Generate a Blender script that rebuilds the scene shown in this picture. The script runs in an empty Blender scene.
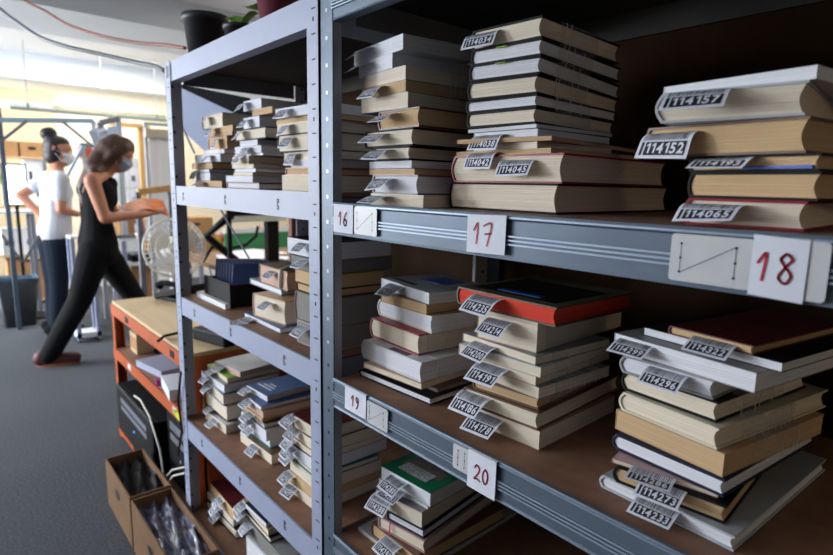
import bpy, bmesh, math, random
from mathutils import Vector, Matrix
random.seed(7)
PI = math.pi
scene = bpy.context.scene
COL = scene.collection

# ------------------------------------------------------------------ camera
F_PX = 560.0
YAW, PITCH, ROLL, CAM_Z = math.radians(40.634), math.radians(9.376), math.radians(1.207), 1.34
FW = Vector((-math.cos(YAW)*math.cos(PITCH), math.sin(YAW)*math.cos(PITCH), -math.sin(PITCH)))
RT = Vector((math.sin(YAW), math.cos(YAW), 0))
UP = RT.cross(FW)
R2 = RT*math.cos(ROLL) + UP*math.sin(ROLL)
U2 = UP*math.cos(ROLL) - RT*math.sin(ROLL)
cam = bpy.data.cameras.new('camera')
cam.sensor_width = 36.0
cam.lens = F_PX/833*36.0
cam.clip_start = 0.05
cam.dof.use_dof = True
cam.dof.focus_distance = 0.92
cam.dof.aperture_fstop = 4.5
camo = bpy.data.objects.new('camera', cam)
COL.objects.link(camo)
camo.matrix_world = Matrix(((R2.x, U2.x, -FW.x, 0), (R2.y, U2.y, -FW.y, 0), (R2.z, U2.z, -FW.z, CAM_Z), (0, 0, 0, 1)))
scene.camera = camo

# measured sight lines met with real planes of the room
def ray(px, py):
    return FW + R2*((px-416.5)/F_PX) + U2*((277.5-py)/F_PX)
def onx(px, py, x):
    d = ray(px, py); t = x/d.x
    return Vector((x, d.y*t, CAM_Z+d.z*t))
def ony(px, py, y):
    d = ray(px, py); t = y/d.y
    return Vector((d.x*t, y, CAM_Z+d.z*t))
def onz(px, py, z):
    d = ray(px, py); t = (z-CAM_Z)/d.z
    return Vector((d.x*t, d.y*t, z))

# ------------------------------------------------------------------ materials
MATS = {}
def mat(name, col, rough=0.6, metal=0.0, var=0.0, scale=20.0, stretch=(1, 1, 1), bump=0.0, emit=None, alpha=1.0, spec=0.5, trans=0.0):
    if name in MATS: return MATS[name]
    m = bpy.data.materials.new(name); m.use_nodes = True
    nt = m.node_tree; b = nt.nodes['Principled BSDF']
    c = (col[0], col[1], col[2], 1)
    b.inputs['Base Color'].default_value = c
    b.inputs['Roughness'].default_value = rough
    b.inputs['Metallic'].default_value = metal
    b.inputs['Specular IOR Level'].default_value = spec
    b.inputs['Alpha'].default_value = alpha
    b.inputs['Transmission Weight'].default_value = trans
    if emit:
        b.inputs['Emission Color'].default_value = (emit[0], emit[1], emit[2], 1)
        b.inputs['Emission Strength'].default_value = emit[3]
    if var or bump:
        tc = nt.nodes.new('ShaderNodeTexCoord'); mp = nt.nodes.new('ShaderNodeMapping')
        mp.inputs['Scale'].default_value = stretch
        nz = nt.nodes.new('ShaderNodeTexNoise'); nz.inputs['Scale'].default_value = scale
        nz.inputs['Detail'].default_value = 4
        nt.links.new(tc.outputs['Object'], mp.inputs['Vector']); nt.links.new(mp.outputs['Vector'], nz.inputs['Vector'])
        if var:
            rp = nt.nodes.new('ShaderNodeValToRGB')
            rp.color_ramp.elements[0].position = 0.3; rp.color_ramp.elements[1].position = 0.7
            rp.color_ramp.elements[0].color = tuple(max(0, v*(1-var)) for v in col)+(1,)
            rp.color_ramp.elements[1].color = tuple(min(1, v*(1+var)) for v in col)+(1,)
            nt.links.new(nz.outputs['Fac'], rp.inputs['Fac']); nt.links.new(rp.outputs['Color'], b.inputs['Base Color'])
        if bump:
            bp = nt.nodes.new('ShaderNodeBump'); bp.inputs['Strength'].default_value = bump; bp.inputs['Distance'].default_value = 0.004
            nt.links.new(nz.outputs['Fac'], bp.inputs['Height']); nt.links.new(bp.outputs['Normal'], b.inputs['Normal'])
    MATS[name] = m
    return m

def srgb(r, g, b):
    f = lambda v: (v/255/12.92) if v/255 <= 0.04045 else ((v/255+0.055)/1.055)**2.4
    return (f(r), f(g), f(b))

COVER = dict(black=(22, 22, 25), white=(214, 216, 222), red=(150, 25, 45), maroon=(92, 26, 34), tan=(196, 160, 124), brown=(112, 84, 64), grey=(150, 150, 152),
    cream=(222, 214, 192), blue=(62, 92, 140), navy=(38, 44, 66), silver=(186, 192, 198), pink=(190, 150, 148), yellow=(196, 176, 80), olive=(96, 86, 64),
    green=(30, 120, 84), lime=(150, 190, 40), teal=(20, 130, 136), cobalt=(40, 90, 150))
PAGE = dict(cream=(233, 220, 201), white=(230, 231, 239), tan=(208, 176, 136), scarlet=(222, 74, 58), pinkp=(214, 180, 164), grey=(140, 138, 134))
def cover_mat(k):
    return mat('cover_'+k, srgb(*COVER[k]), 0.45 if k not in ('black', 'navy') else 0.65, var=0.12, scale=9, spec=0.5 if k not in ('black', 'navy') else 0.2)
def page_mat(k):
    return mat('pages_'+k, srgb(*PAGE[k]), 0.85, var=0.14, scale=6, stretch=(0.6, 0.6, 160), bump=0.25, spec=0.2)
M_PAPER = mat('white_paper', srgb(226, 229, 242), 0.7, spec=0.3)
M_INK = mat('black_ink', srgb(24, 26, 36), 0.6)
M_RED = mat('red_marker', srgb(205, 32, 62), 0.5)
M_PLASTIC_WHITE = mat('white_plate', srgb(204, 205, 210), 0.4, var=0.04, scale=30)
M_WHITE_STEEL = mat('white_painted_steel', srgb(160, 167, 194), 0.5, var=0.05, scale=5)
M_GALV = mat('galvanised_steel', srgb(92, 105, 122), 0.5, metal=0.3, var=0.12, scale=7, stretch=(1, 1, 3))
M_GALV_LIGHT = mat('galvanised_edge', srgb(190, 198, 208), 0.4, metal=0.3)
M_GALV_DARK = mat('dark_galvanised_steel', srgb(120, 123, 134), 0.5, metal=0.15, var=0.1, scale=12)
M_BOARD = mat('brown_hardboard', srgb(140, 102, 80), 0.65, var=0.16, scale=40, bump=0.1)
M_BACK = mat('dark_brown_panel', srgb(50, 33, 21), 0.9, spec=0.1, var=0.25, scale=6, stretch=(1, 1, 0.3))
M_SLOT = mat('slot_black', srgb(14, 15, 20), 0.7)
M_BLACK = mat('black_plastic', srgb(17, 17, 20), 0.6, spec=0.2)
M_BLACK_MATTE = mat('black_matte', srgb(20, 20, 23), 0.9, spec=0.1)
M_ORANGE = mat('orange_steel', srgb(188, 84, 30), 0.45, var=0.06, scale=6)
M_PLY = mat('pale_plywood', srgb(206, 178, 138), 0.6, var=0.08, scale=6, stretch=(0.5, 4, 1))
M_CARD = mat('cardboard', srgb(176, 132, 88), 0.8, var=0.08, scale=12)
M_CARD_SHADED = mat('shaded_cardboard', srgb(116, 84, 56), 0.85, var=0.1, scale=12)  # shaded copy of the cardboard, dimness near the floor put into its colour
M_WHITE = mat('white_laminate', srgb(228, 230, 234), 0.5)
M_WHITE_PL = mat('white_plastic', srgb(226, 226, 220), 0.4)
M_CLEAR = mat('clear_wrap', (0.9, 0.92, 0.95), 0.12, alpha=0.16, bump=1.0, scale=60, stretch=(1, 3, 0.6), spec=0.8)

# ------------------------------------------------------------------ mesh building
class MB:
    def __init__(s): s.v = []; s.f = []; s.m = []; s.mats = []; s.sm = []
    def mi(s, m):
        if m not in s.mats: s.mats.append(m)
        return s.mats.index(m)
    def face(s, pts, m, smooth=False):
        i = len(s.v); s.v += [tuple(p) for p in pts]; s.f.append(tuple(range(i, i+len(pts)))); s.m.append(s.mi(m)); s.sm.append(smooth)
    def grid(s, rows, m, smooth=True, close_u=False, close_v=False):
        i0 = len(s.v); n = len(rows[0]); R = len(rows); k = s.mi(m)
        for r in rows: s.v += [tuple(p) for p in r]
        for a in range(R if close_u else R-1):
            for b in range(n if close_v else n-1):
                a2 = (a+1) % R; b2 = (b+1) % n
                s.f.append((i0+a*n+b, i0+a*n+b2, i0+a2*n+b2, i0+a2*n+b)); s.m.append(k); s.sm.append(smooth)
    def box(s, x0, x1, y0, y1, z0, z1, m, T=None, bev=0):
        P = [(x0, y0, z0), (x1, y0, z0), (x1, y1, z0), (x0, y1, z0), (x0, y0, z1), (x1, y0, z1), (x1, y1, z1), (x0, y1, z1)]
        if T: P = [tuple(T @ Vector(p)) for p in P]
        i = len(s.v); s.v += P; k = s.mi(m)
        for f in ((3, 2, 1, 0), (4, 5, 6, 7), (0, 1, 5, 4), (1, 2, 6, 5), (2, 3, 7, 6), (3, 0, 4, 7)):
            s.f.append(tuple(i+j for j in f)); s.m.append(k); s.sm.append(False)
    def bar(s, p0, p1, w, h, m, up=Vector((0, 0, 1))):
        p0 = Vector(p0); p1 = Vector(p1); d = (p1-p0); L = d.length; d.normalize()
        if abs(d.dot(up)) > 0.98: up = Vector((0, 1, 0))
        a = d.cross(up).normalized(); b = a.cross(d).normalized()
        T = Matrix(((a.x, d.x, b.x, p0.x), (a.y, d.y, b.y, p0.y), (a.z, d.z, b.z, p0.z), (0, 0, 0, 1)))
        s.box(-w/2, w/2, 0, L, -h/2, h/2, m, T)
    def tube(s, pts, r, m, n=8, cap=True, closed=False):
        pts = [Vector(p) for p in pts]; rows = []
        rr = r if isinstance(r, (list, tuple)) else [r]*len(pts)
        prev = None
        for i, p in enumerate(pts):
            a = pts[(i-1) % len(pts)] if (i or closed) else p; b = pts[(i+1) % len(pts)] if (i < len(pts)-1 or closed) else p
            d = (b-a).normalized()
            u = prev if prev is not None else (Vector((0, 0, 1)) if abs(d.z) < 0.9 else Vector((1, 0, 0)))
            u = (u-d*u.dot(d)).normalized(); prev = u; w = d.cross(u)
            rows.append([p+(u*math.cos(2*PI*k/n)+w*math.sin(2*PI*k/n))*rr[i] for k in range(n)])
        s.grid(rows, m, True, closed, True)
        if cap and not closed:
            s.face(rows[0][::-1], m); s.face(rows[-1], m)
    def lathe(s, prof, m, c=(0, 0, 0), n=24, T=None):
        rows = []
        for r, z in prof:
            row = [Vector((c[0]+r*math.cos(2*PI*k/n), c[1]+r*math.sin(2*PI*k/n), c[2]+z)) for k in range(n)]
            rows.append([T @ p for p in row] if T else row)
        s.grid(rows, m, True, False, True)
    def build(s, name, parent=None, loc=None, rot=0, matrix=None):
        me = bpy.data.meshes.new(name); me.from_pydata(s.v, [], s.f)
        for m in s.mats: me.materials.append(m)
        for p, k, q in zip(me.polygons, s.m, s.sm): p.material_index = k; p.use_smooth = q
        me.update()
        return link(name, me, parent, loc, rot)
def link(name, me, parent=None, loc=None, rot=0):
    o = bpy.data.objects.new(name, me); COL.objects.link(o)
    if parent: o.parent = parent
    if loc is not None: o.location = loc
    if rot: o.rotation_euler = (0, 0, rot)
    return o
def thing(name, label, cat, loc=(0, 0, 0), rot=0, group=None):
    o = bpy.data.objects.new(name, None); COL.objects.link(o); o.empty_display_size = 0.05
    o.location = loc; o.rotation_euler = (0, 0, rot)
    return tag(o, label, cat, group)
def tag(o, label=None, cat=None, group=None, kind=None):
    if label: o['label'] = label
    if cat: o['category'] = cat
    if group: o['group'] = group
    if kind: o['kind'] = kind
    return o
def struct(o): o['kind'] = 'structure'; return o
def bevel(o, w=0.003, seg=2):
    md = o.modifiers.new('bevel', 'BEVEL'); md.width = w; md.segments = seg; md.limit_method = 'ANGLE'; return o

def organic(name, caps, m, parent=None, voxel=0.012, smooth=4):
    """one continuous skin grown over tapered limb volumes"""
    bm = bmesh.new()
    for c in caps:
        p0, r0, p1, r1 = Vector(c[0]), c[1], Vector(c[2]), c[3]
        d = p1-p0; L = max(d.length, 1e-4); d.normalize()
        u = d.orthogonal().normalized(); w = d.cross(u); n = 14
        rows = []
        for k in range(1, 5):
            a = PI/2*k/5; rows.append((p0-d*r0*math.cos(a), r0*math.sin(a)))
        rows.append((p0, r0)); rows.append((p1, r1))
        for k in range(1, 5):
            a = PI/2*k/5; rows.append((p1+d*r1*math.sin(a), r1*math.cos(a)))
        vs = [[bm.verts.new(q+(u*math.cos(2*PI*j/n)+w*math.sin(2*PI*j/n))*r) for j in range(n)] for q, r in rows]
        for a in range(len(vs)-1):
            for j in range(n):
                bm.faces.new((vs[a][j], vs[a][(j+1) % n], vs[a+1][(j+1) % n], vs[a+1][j]))
        bm.faces.new(vs[0][::-1]); bm.faces.new(vs[-1])
    bmesh.ops.recalc_face_normals(bm, faces=bm.faces)
    me = bpy.data.meshes.new(name+'_raw'); bm.to_mesh(me); bm.free()
    o = bpy.data.objects.new(name, me); COL.objects.link(o)
    rm = o.modifiers.new('remesh', 'REMESH'); rm.mode = 'VOXEL'; rm.voxel_size = voxel; rm.use_smooth_shade = True
    sm = o.modifiers.new('smooth', 'SMOOTH'); sm.iterations = smooth; sm.factor = 0.5
    dg = bpy.context.evaluated_depsgraph_get()
    me2 = bpy.data.meshes.new_from_object(o.evaluated_get(dg))
    o.modifiers.clear(); o.data = me2; bpy.data.meshes.remove(me); me2.name = name
    me2.materials.clear(); me2.materials.append(m)
    for p in me2.polygons: p.use_smooth = True
    if parent:
        o.parent = parent; o.matrix_parent_inverse = parent.matrix_basis.inverted()
    return o
def child_at_world(o, parent):
    o.parent = parent; o.matrix_parent_inverse = parent.matrix_basis.inverted(); return o

# ------------------------------------------------------------------ lettering
GLYPH = {}
def glyph(ch):
    if ch in GLYPH: return GLYPH[ch]
    if ch == '1':                                # upright with a flag, as on the printed slips
        vs, fs = [], []
        for k in range(9): vs += [(.18, .72*k/8), (.33, .72*k/8)]
        for k in range(8): fs.append((2*k, 2*k+1, 2*k+3, 2*k+2))
        n = len(vs); vs += [(.03, .47), (.21, .57), (.24, .72), (.03, .60)]; fs.append((n, n+1, n+2, n+3))
        GLYPH[ch] = (vs, fs, .33); return GLYPH[ch]
    cu = bpy.data.curves.new('glyph', 'FONT'); cu.body = ch; cu.size = 1.0; cu.offset = 0.03; cu.resolution_u = 3
    o = bpy.data.objects.new('glyph', cu); COL.objects.link(o)
    dg = bpy.context.evaluated_depsgraph_get(); dg.update()
    me = bpy.data.meshes.new_from_object(o.evaluated_get(dg))
    bm = bmesh.new(); bm.from_mesh(me)
    for k in range(1, 8):
        bmesh.ops.bisect_plane(bm, geom=bm.verts[:]+bm.edges[:]+bm.faces[:], plane_co=(0, .72*k/8, 0), plane_no=(0, 1, 0))
    bm.to_mesh(me); bm.free()
    vs = [(v.co.x, v.co.y) for v in me.vertices]; fs = [tuple(p.vertices) for p in me.polygons]
    xs = [v[0] for v in vs] or [0]
    GLYPH[ch] = ([(x-min(xs), y) for x, y in vs], fs, max(xs)-min(xs))
    bpy.data.objects.remove(o); bpy.data.curves.remove(cu); bpy.data.meshes.remove(me)
    return GLYPH[ch]
def letters(mb, text, m, place, h, x0=0.0, gap=0.16):
    """text drawn from x0 to the right at digit height h; place(u, v) gives the point"""
    x = x0; s = h/0.72
    for ch in text:
        if ch == ' ': x += 0.3*s; continue
        vs, fs, w = glyph(ch); i = len(mb.v); k = mb.mi(m)
        for (a, b) in vs: mb.v.append(tuple(place(x+a*s, b*s)))
        for f in fs: mb.f.append(tuple(i+j for j in f)); mb.m.append(k); mb.sm.append(False)
        x += (w+gap)*s
    return x
def text_width(text, h, gap=0.16):
    s = h/0.72
    return sum(0.3*s if c == ' ' else (glyph(c)[2]+gap)*s for c in text)-gap*s
BOOKS=[
('UL',0,-0.7382,0.645,1.3012,-2.4,0.146,0.24,0.0216,'white','cream','p',[('114011',0.086)],{}),
('UL',1,-0.7534,0.645,1.3228,-0.8,0.134,0.228,0.0353,'brown','white','h',[('114012',0.064)],{}),
('UL',2,-0.7637,0.645,1.3581,0.8,0.138,0.216,0.0104,'pink','tan','p',[],{}),
('UL',3,-0.7716,0.645,1.3685,2.4,0.136,0.204,0.0153,'black','white','p',[],{}),
('UL',4,-0.7783,0.645,1.3837,-1.6,0.105,0.24,0.0245,'black','cream','h',[('114021',0.045)],{}),
('UL',5,-0.77,0.645,1.4082,0.0,0.145,0.228,0.0313,'black','cream','h',[('114019',0.071)],{}),
('UL',6,-0.7538,0.645,1.4395,1.6,0.123,0.216,0.0338,'maroon','tan','h',[('114017',0.055)],{}),
('UL',7,-0.7849,0.645,1.4733,-0.8,0.14,0.204,0.028,'grey','cream','p',[],{}),
('UL',8,-0.7921,0.645,1.5013,2.9,0.144,0.24,0.0209,'brown','tan','p',[('114016',0.057)],{}),
('UL',9,-0.7927,0.645,1.5222,4.5,0.139,0.228,0.0241,'white','cream','p',[],{}),
('UL',10,-0.8309,0.645,1.5463,7.5,0.128,0.216,0.0268,'white','white','p',[('114015',0.072)],{}),
('UL',11,-0.8013,0.645,1.5731,6.4,0.181,0.16,0.0267,'white','white','p',[('114014',0.101)],{}),
('UM',0,-0.5007,0.7,1.3012,0.4,0.232,0.34,0.0453,'black','cream','h',[],{}),
('UM',1,-0.4936,0.7,1.3465,-2.3,0.225,0.34,0.0445,'red','cream','h',[('114045',0.049)],{}),
('UM',2,-0.5169,0.7,1.391,0.8,0.203,0.254,0.0078,'tan','tan','p',[('114042',0.1)],{}),
('UM',3,-0.5424,0.7,1.3988,2.4,0.137,0.196,0.0105,'white','cream','p',[],{}),
('UM',4,-0.5167,0.7,1.4093,-8.5,0.174,0.34,0.0069,'tan','tan','p',[],{}),
('UM',5,-0.5426,0.7,1.4162,0.0,0.133,0.201,0.0123,'grey','white','p',[('114038',0.061)],{}),
('UM',6,-0.5459,0.7,1.4285,1.6,0.149,0.205,0.0074,'black','white','p',[],{}),
('UM',7,-0.5485,0.7,1.4358,-3.7,0.137,0.247,0.0241,'black','cream','h',[],{}),
('UM',8,-0.548,0.7,1.4599,-4.2,0.139,0.259,0.0191,'black','white','h',[],{}),
('UM',9,-0.5483,0.7,1.479,-7.7,0.13,0.299,0.0282,'black','cream','h',[],{}),
('UM',10,-0.5446,0.7,1.5072,-9,0.129,0.31,0.0258,'black','white','h',[],{'flag':1}),
('UM',11,-0.5444,0.7,1.533,-6.4,0.131,0.276,0.0247,'black','white','h',[],{'flag':1}),
('UM',12,-0.5455,0.7,1.5577,-3.5,0.137,0.24,0.0316,'black','cream','h',[('114034',0.078)],{}),
('UR',0,-0.1779,0.672,1.3012,-2.4,0.124,0.26,0.0311,'red','cream','h',[('114065',0.055)],{'w':0.15}),
('UR',1,-0.1695,0.672,1.3323,9,0.142,0.248,0.0298,'black','tan','h',[],{}),
('UR',2,-0.1718,0.672,1.3621,9,0.141,0.236,0.0181,'black','tan','h',[('114193',0.062)],{'strip':1}),
('UR',3,-0.1854,0.672,1.3801,6.1,0.183,0.224,0.0368,'brown','tan','h',[('114152',0.113)],{'big':1}),
('UR',4,-0.1902,0.672,1.417,-7.1,0.149,0.26,0.0347,'silver','cream','h',[('114157',0.069)],{'big':1}),
('UR',5,-0.1845,0.672,1.4516,7.7,0.167,0.248,0.0137,'white','white','p',[],{}),
('LL',0,-0.7247,0.662,0.9394,-2.8,0.215,0.16,0.0144,'black','white','h',[],{}),
('LL',1,-0.7365,0.69,0.9538,-0.8,0.105,0.16,0.008,'brown','grey','p',[],{'oy':0.69}),
('LL',2,-0.7512,0.662,0.9618,-3.7,0.171,0.216,0.0118,'tan','cream','p',[],{}),
('LL',3,-0.7554,0.6645,0.9736,0.9,0.2,0.16,0.0395,'white','white','h',[],{'sticker':1}),
('LL',4,-0.7914,0.6885,1.013,3.7,0.178,0.24,0.0419,'red','cream','h',[],{}),
('LL',5,-0.7812,0.712,1.055,4.5,0.199,0.228,0.0348,'cream','white','h',[],{}),
('LL',6,-0.7981,0.712,1.0897,1.6,0.153,0.16,0.0217,'brown','tan','p',[],{}),
('LL',7,-0.7916,0.712,1.1115,9,0.198,0.16,0.0229,'silver','white','p',[('114202',0.092)],{'art':'blue'}),
('LM',0,-0.4887,0.6754,0.9394,-2.4,0.145,0.235,0.0315,'tan','cream','p',[('114178',0.067)],{'big':1}),
('LM',1,-0.492,0.674,0.9708,-4.0,0.153,0.269,0.0296,'brown','cream','h',[('114186',0.09)],{'big':1}),
('LM',2,-0.4976,0.6805,1.0004,-4.9,0.131,0.238,0.0202,'brown','tan','h',[],{}),
('LM',3,-0.494,0.674,1.0206,2.4,0.137,0.187,0.0196,'grey','cream','p',[],{}),
('LM',4,-0.5007,0.674,1.0402,-1.6,0.123,0.22,0.0153,'tan','cream','p',[('114191',0.05)],{'big':1}),
('LM',5,-0.4925,0.674,1.0555,-2.3,0.169,0.214,0.0168,'silver','cream','p',[],{}),
('LM',6,-0.5032,0.674,1.0723,3.4,0.166,0.19,0.0142,'grey','cream','p',[('114200',0.08)],{}),
('LM',7,-0.5136,0.6885,1.0865,-2.4,0.121,0.269,0.0501,'tan','cream','p',[('114214',0.042)],{}),
('LM',8,-0.4763,0.681,1.1366,0.9,0.212,0.218,0.0303,'olive','scarlet','h',[('114235',0.104)],{'art':'bluestripe','big':1,'oy':0.681}),
('LR',0,-0.1987,0.6492,0.9394,2.1,0.174,0.308,0.0191,'silver','white','h',[('114233',0.063)],{'big':1}),
('LR',1,-0.2152,0.664,0.9584,-5.3,0.137,0.34,0.0233,'black','tan','h',[('114273',0.043)],{'big':1,'oy':0.664}),
('LR',2,-0.2293,0.674,0.9818,-9,0.128,0.236,0.006,'pink','cream','p',[('114286',0.047)],{'big':1,'oy':0.674,'t':0.0135}),
('LR',3,-0.222,0.6682,0.9878,5.2,0.152,0.259,0.0223,'navy','white','h',[],{}),
('LR',4,-0.2263,0.6716,1.0101,8.9,0.153,0.243,0.0291,'tan','tan','p',[],{}),
('LR',5,-0.2369,0.6748,1.0391,9,0.141,0.27,0.0269,'cream','cream','h',[],{}),
('LR',6,-0.2456,0.6881,1.0661,7.0,0.135,0.236,0.0268,'black','cream','h',[],{}),
('LR',7,-0.2525,0.6891,1.0928,3.0,0.127,0.224,0.0252,'grey','white','h',[('114296',0.03)],{'big':1}),
('LR',8,-0.206,0.678,1.118,9,0.193,0.26,0.0242,'grey','white','p',[('114299',0.129)],{'oy':0.678,'big':1}),
('LR',9,-0.1887,0.7,1.1422,9,0.179,0.248,0.012,'black','white','p',[],{'t':0.012}),
('LR',10,-0.2192,0.7,1.1542,9,0.109,0.236,0.012,'maroon','tan','h',[('114322',0.019)],{'big':1,'t':0.012,'w':0.17}),
('BL',0,-0.7401,0.655,0.5831,-2.4,0.196,0.34,0.0093,'silver','cream','h',[],{}),
('BL',1,-0.7471,0.655,0.5924,-0.8,0.147,0.269,0.0307,'brown','tan','h',[('114291',0.043)],{}),
('BL',2,-0.7423,0.6728,0.6231,-9,0.129,0.27,0.0272,'pink','cream','h',[],{'ribbon':1}),
('BL',3,-0.749,0.6753,0.6503,-9,0.1,0.265,0.0191,'navy','white','h',[],{}),
('BL',4,-0.7555,0.6755,0.6694,-9,0.128,0.256,0.0339,'grey','cream','p',[('114288',0.075)],{}),
('BL',5,-0.7556,0.6909,0.7033,-7.2,0.141,0.194,0.0149,'tan','white','p',[('114283',0.057)],{}),
('BL',6,-0.7407,0.6831,0.7182,-3.9,0.147,0.196,0.0306,'green','white','p',[('114280',0.061)],{'art':'greenpanel'}),
('SA',0,-1.688,0.665,1.3197,-2.4,0.2,0.2,0.02,'brown','tan','p',[('114102',0.115)],{}),
('SA',1,-1.7818,0.665,1.3397,-0.8,0.118,0.18,0.0261,'blue','white','p',[],{}),
('SA',2,-1.7867,0.665,1.3659,0.8,0.11,0.176,0.0102,'grey','white','p',[('114103',0.08)],{}),
('SA',3,-1.7619,0.665,1.3761,2.4,0.2,0.2,0.0211,'brown','tan','h',[],{}),
('SA',4,-1.6928,0.665,1.3972,-1.6,0.197,0.18,0.0242,'silver','white','p',[('114104',0.044)],{}),
('SA',5,-1.6609,0.665,1.4214,0.0,0.162,0.188,0.0133,'tan','white','p',[],{}),
('SA',6,-1.6383,0.665,1.4346,1.6,0.161,0.176,0.036,'pink','tan','h',[('114105',0.037)],{}),
('SA',7,-1.5982,0.665,1.4706,-2.4,0.161,0.164,0.0108,'red','tan','p',[],{}),
('SA',8,-1.5933,0.665,1.4814,-0.8,0.168,0.2,0.0171,'tan','tan','p',[('114106',0.097)],{}),
('SA',9,-1.6664,0.665,1.4985,0.8,0.171,0.2,0.0415,'grey','cream','h',[('114107',0.081)],{}),
('SB',0,-1.4308,0.665,1.3197,-2.4,0.199,0.2,0.0174,'maroon','white','h',[],{}),
('SB',1,-1.4701,0.665,1.3371,-0.8,0.179,0.18,0.0197,'navy','white','p',[],{}),
('SB',2,-1.4696,0.665,1.3568,0.8,0.132,0.16,0.008,'cream','cream','p',[],{}),
('SB',3,-1.4501,0.665,1.3648,2.4,0.154,0.2,0.0113,'blue','white','p',[],{}),
('SB',4,-1.4619,0.665,1.3762,-1.6,0.135,0.2,0.0107,'cream','cream','p',[],{}),
('SB',5,-1.4924,0.665,1.3869,0.0,0.11,0.16,0.0219,'tan','cream','p',[],{}),
('SB',6,-1.4018,0.665,1.4088,1.6,0.2,0.2,0.0067,'grey','white','p',[('114111',0.113)],{}),
('SB',7,-1.4126,0.665,1.4155,-2.4,0.156,0.18,0.0196,'grey','white','p',[('114112',0.05)],{}),
('SB',8,-1.434,0.665,1.4351,-0.8,0.11,0.2,0.0163,'blue','white','p',[],{}),
('SB',9,-1.3866,0.665,1.4514,0.8,0.2,0.2,0.0304,'black','cream','h',[('114113',0.114)],{}),
('SB',10,-1.4202,0.665,1.4818,2.4,0.11,0.176,0.03,'blue','white','p',[('114114',0.047)],{}),
('SB',11,-1.3449,0.665,1.5118,-1.6,0.11,0.164,0.016,'tan','tan','p',[],{}),
('SB',12,-1.406,0.665,1.5278,0.0,0.11,0.2,0.0266,'silver','white','p',[('114115',0.067)],{}),
('SC',0,-1.0943,0.665,1.3197,-2.4,0.189,0.22,0.038,'cream','cream','p',[],{}),
('SC',1,-1.1068,0.665,1.3577,-0.8,0.17,0.208,0.0176,'red','tan','h',[],{}),
('SC',2,-1.1151,0.665,1.3753,0.8,0.139,0.196,0.0199,'tan','white','p',[],{}),
('SC',3,-1.0895,0.665,1.3951,2.4,0.213,0.184,0.0167,'white','cream','p',[('114121',0.126)],{}),
('SC',4,-1.0891,0.665,1.4118,-1.6,0.22,0.22,0.0427,'navy','cream','h',[('114122',0.133)],{}),
('SC',5,-1.1055,0.665,1.4545,0.0,0.214,0.208,0.0266,'cream','cream','p',[('114123',0.127)],{}),
('SC',6,-1.0969,0.665,1.4811,1.6,0.24,0.196,0.0121,'brown','tan','p',[],{}),
('SC',7,-1.0925,0.665,1.4932,-2.4,0.218,0.184,0.0227,'silver','white','p',[('114124',0.138)],{}),
('TA',0,-1.2968,0.6508,0.9532,0.7,0.226,0.2,0.0124,'blue','white','p',[('114131',0.147)],{}),
('TA',1,-1.3179,0.6772,0.9656,-6.3,0.162,0.188,0.0648,'tan','cream','h',[('114132',0.047)],{}),
('TA',2,-1.3942,0.705,1.0305,2.9,0.231,0.16,0.017,'grey','white','h',[],{}),
('TA',3,-1.3574,0.705,1.0474,1.5,0.184,0.164,0.0556,'brown','pinkp','h',[('114133',0.062)],{'strap':1}),
('TB',0,-1.0774,0.655,0.9532,-2.4,0.126,0.2,0.0552,'white','grey','p',[('114141',0.063)],{}),  # grey pages in this stack stand in for shade behind the post
('TB',1,-1.0766,0.655,1.0084,-0.8,0.144,0.188,0.0711,'brown','grey','h',[],{}),
('TB',2,-1.0807,0.655,1.0795,0.8,0.138,0.176,0.0215,'black','tan','h',[],{}),
('TB',3,-1.0846,0.655,1.101,2.4,0.146,0.164,0.0316,'yellow','tan','p',[],{}),
('TB',4,-1.0842,0.655,1.1326,-1.6,0.149,0.2,0.0343,'navy','grey','p',[('114142',0.051)],{}),
('TB',5,-1.0795,0.655,1.1669,0.0,0.179,0.188,0.0411,'black','white','p',[('114143',0.066)],{}),
('VA',0,-1.7161,0.6606,0.5175,-2.4,0.166,0.2,0.0314,'white','cream','p',[('114151',0.051)],{}),
('VA',1,-1.7367,0.674,0.5489,-0.8,0.182,0.188,0.0217,'black','cream','h',[('114156',0.092)],{}),
('VA',2,-1.7013,0.66,0.5707,0.8,0.188,0.176,0.0466,'tan','cream','p',[],{}),
('VA',3,-1.7141,0.655,0.6172,2.4,0.17,0.164,0.0398,'blue','cream','h',[('114153',0.107)],{}),
('VA',4,-1.7156,0.66,0.657,-1.6,0.148,0.2,0.0314,'grey','white','h',[('114154',0.105)],{}),
('VA',5,-1.7243,0.6741,0.6884,0.0,0.177,0.188,0.0175,'lime','cream','p',[('114155',0.085)],{'art':'lime'}),
('VA',6,-1.7039,0.71,0.7059,-7.9,0.16,0.2,0.0193,'white','pinkp','p',[('114159',0.087)],{}),
('VB',0,-1.4348,0.6851,0.5175,-2.4,0.204,0.2,0.0321,'brown','cream','p',[('114161',0.071)],{}),
('VB',1,-1.4727,0.6991,0.5497,-0.8,0.202,0.188,0.0348,'teal','white','h',[('114162',0.099)],{}),
('VB',2,-1.4566,0.68,0.5845,0.8,0.183,0.176,0.0335,'white','white','p',[('114163',0.084)],{}),
('VB',3,-1.4689,0.68,0.618,2.4,0.165,0.164,0.0175,'brown','white','h',[('114164',0.083)],{}),
('VB',4,-1.4815,0.68,0.6354,-1.6,0.12,0.2,0.0144,'maroon','tan','p',[('114165',0.039)],{}),
('VB',5,-1.4736,0.68,0.6498,0.0,0.126,0.188,0.0214,'tan','pinkp','p',[],{}),
('VB',6,-1.4863,0.68,0.6712,1.6,0.085,0.176,0.0123,'blue','white','p',[('114166',0.055)],{}),
('VB',7,-1.5081,0.71,0.6835,-3.7,0.127,0.18,0.0194,'cobalt','white','p',[('114167',0.08)],{'art':'whitelines'}),
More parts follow.
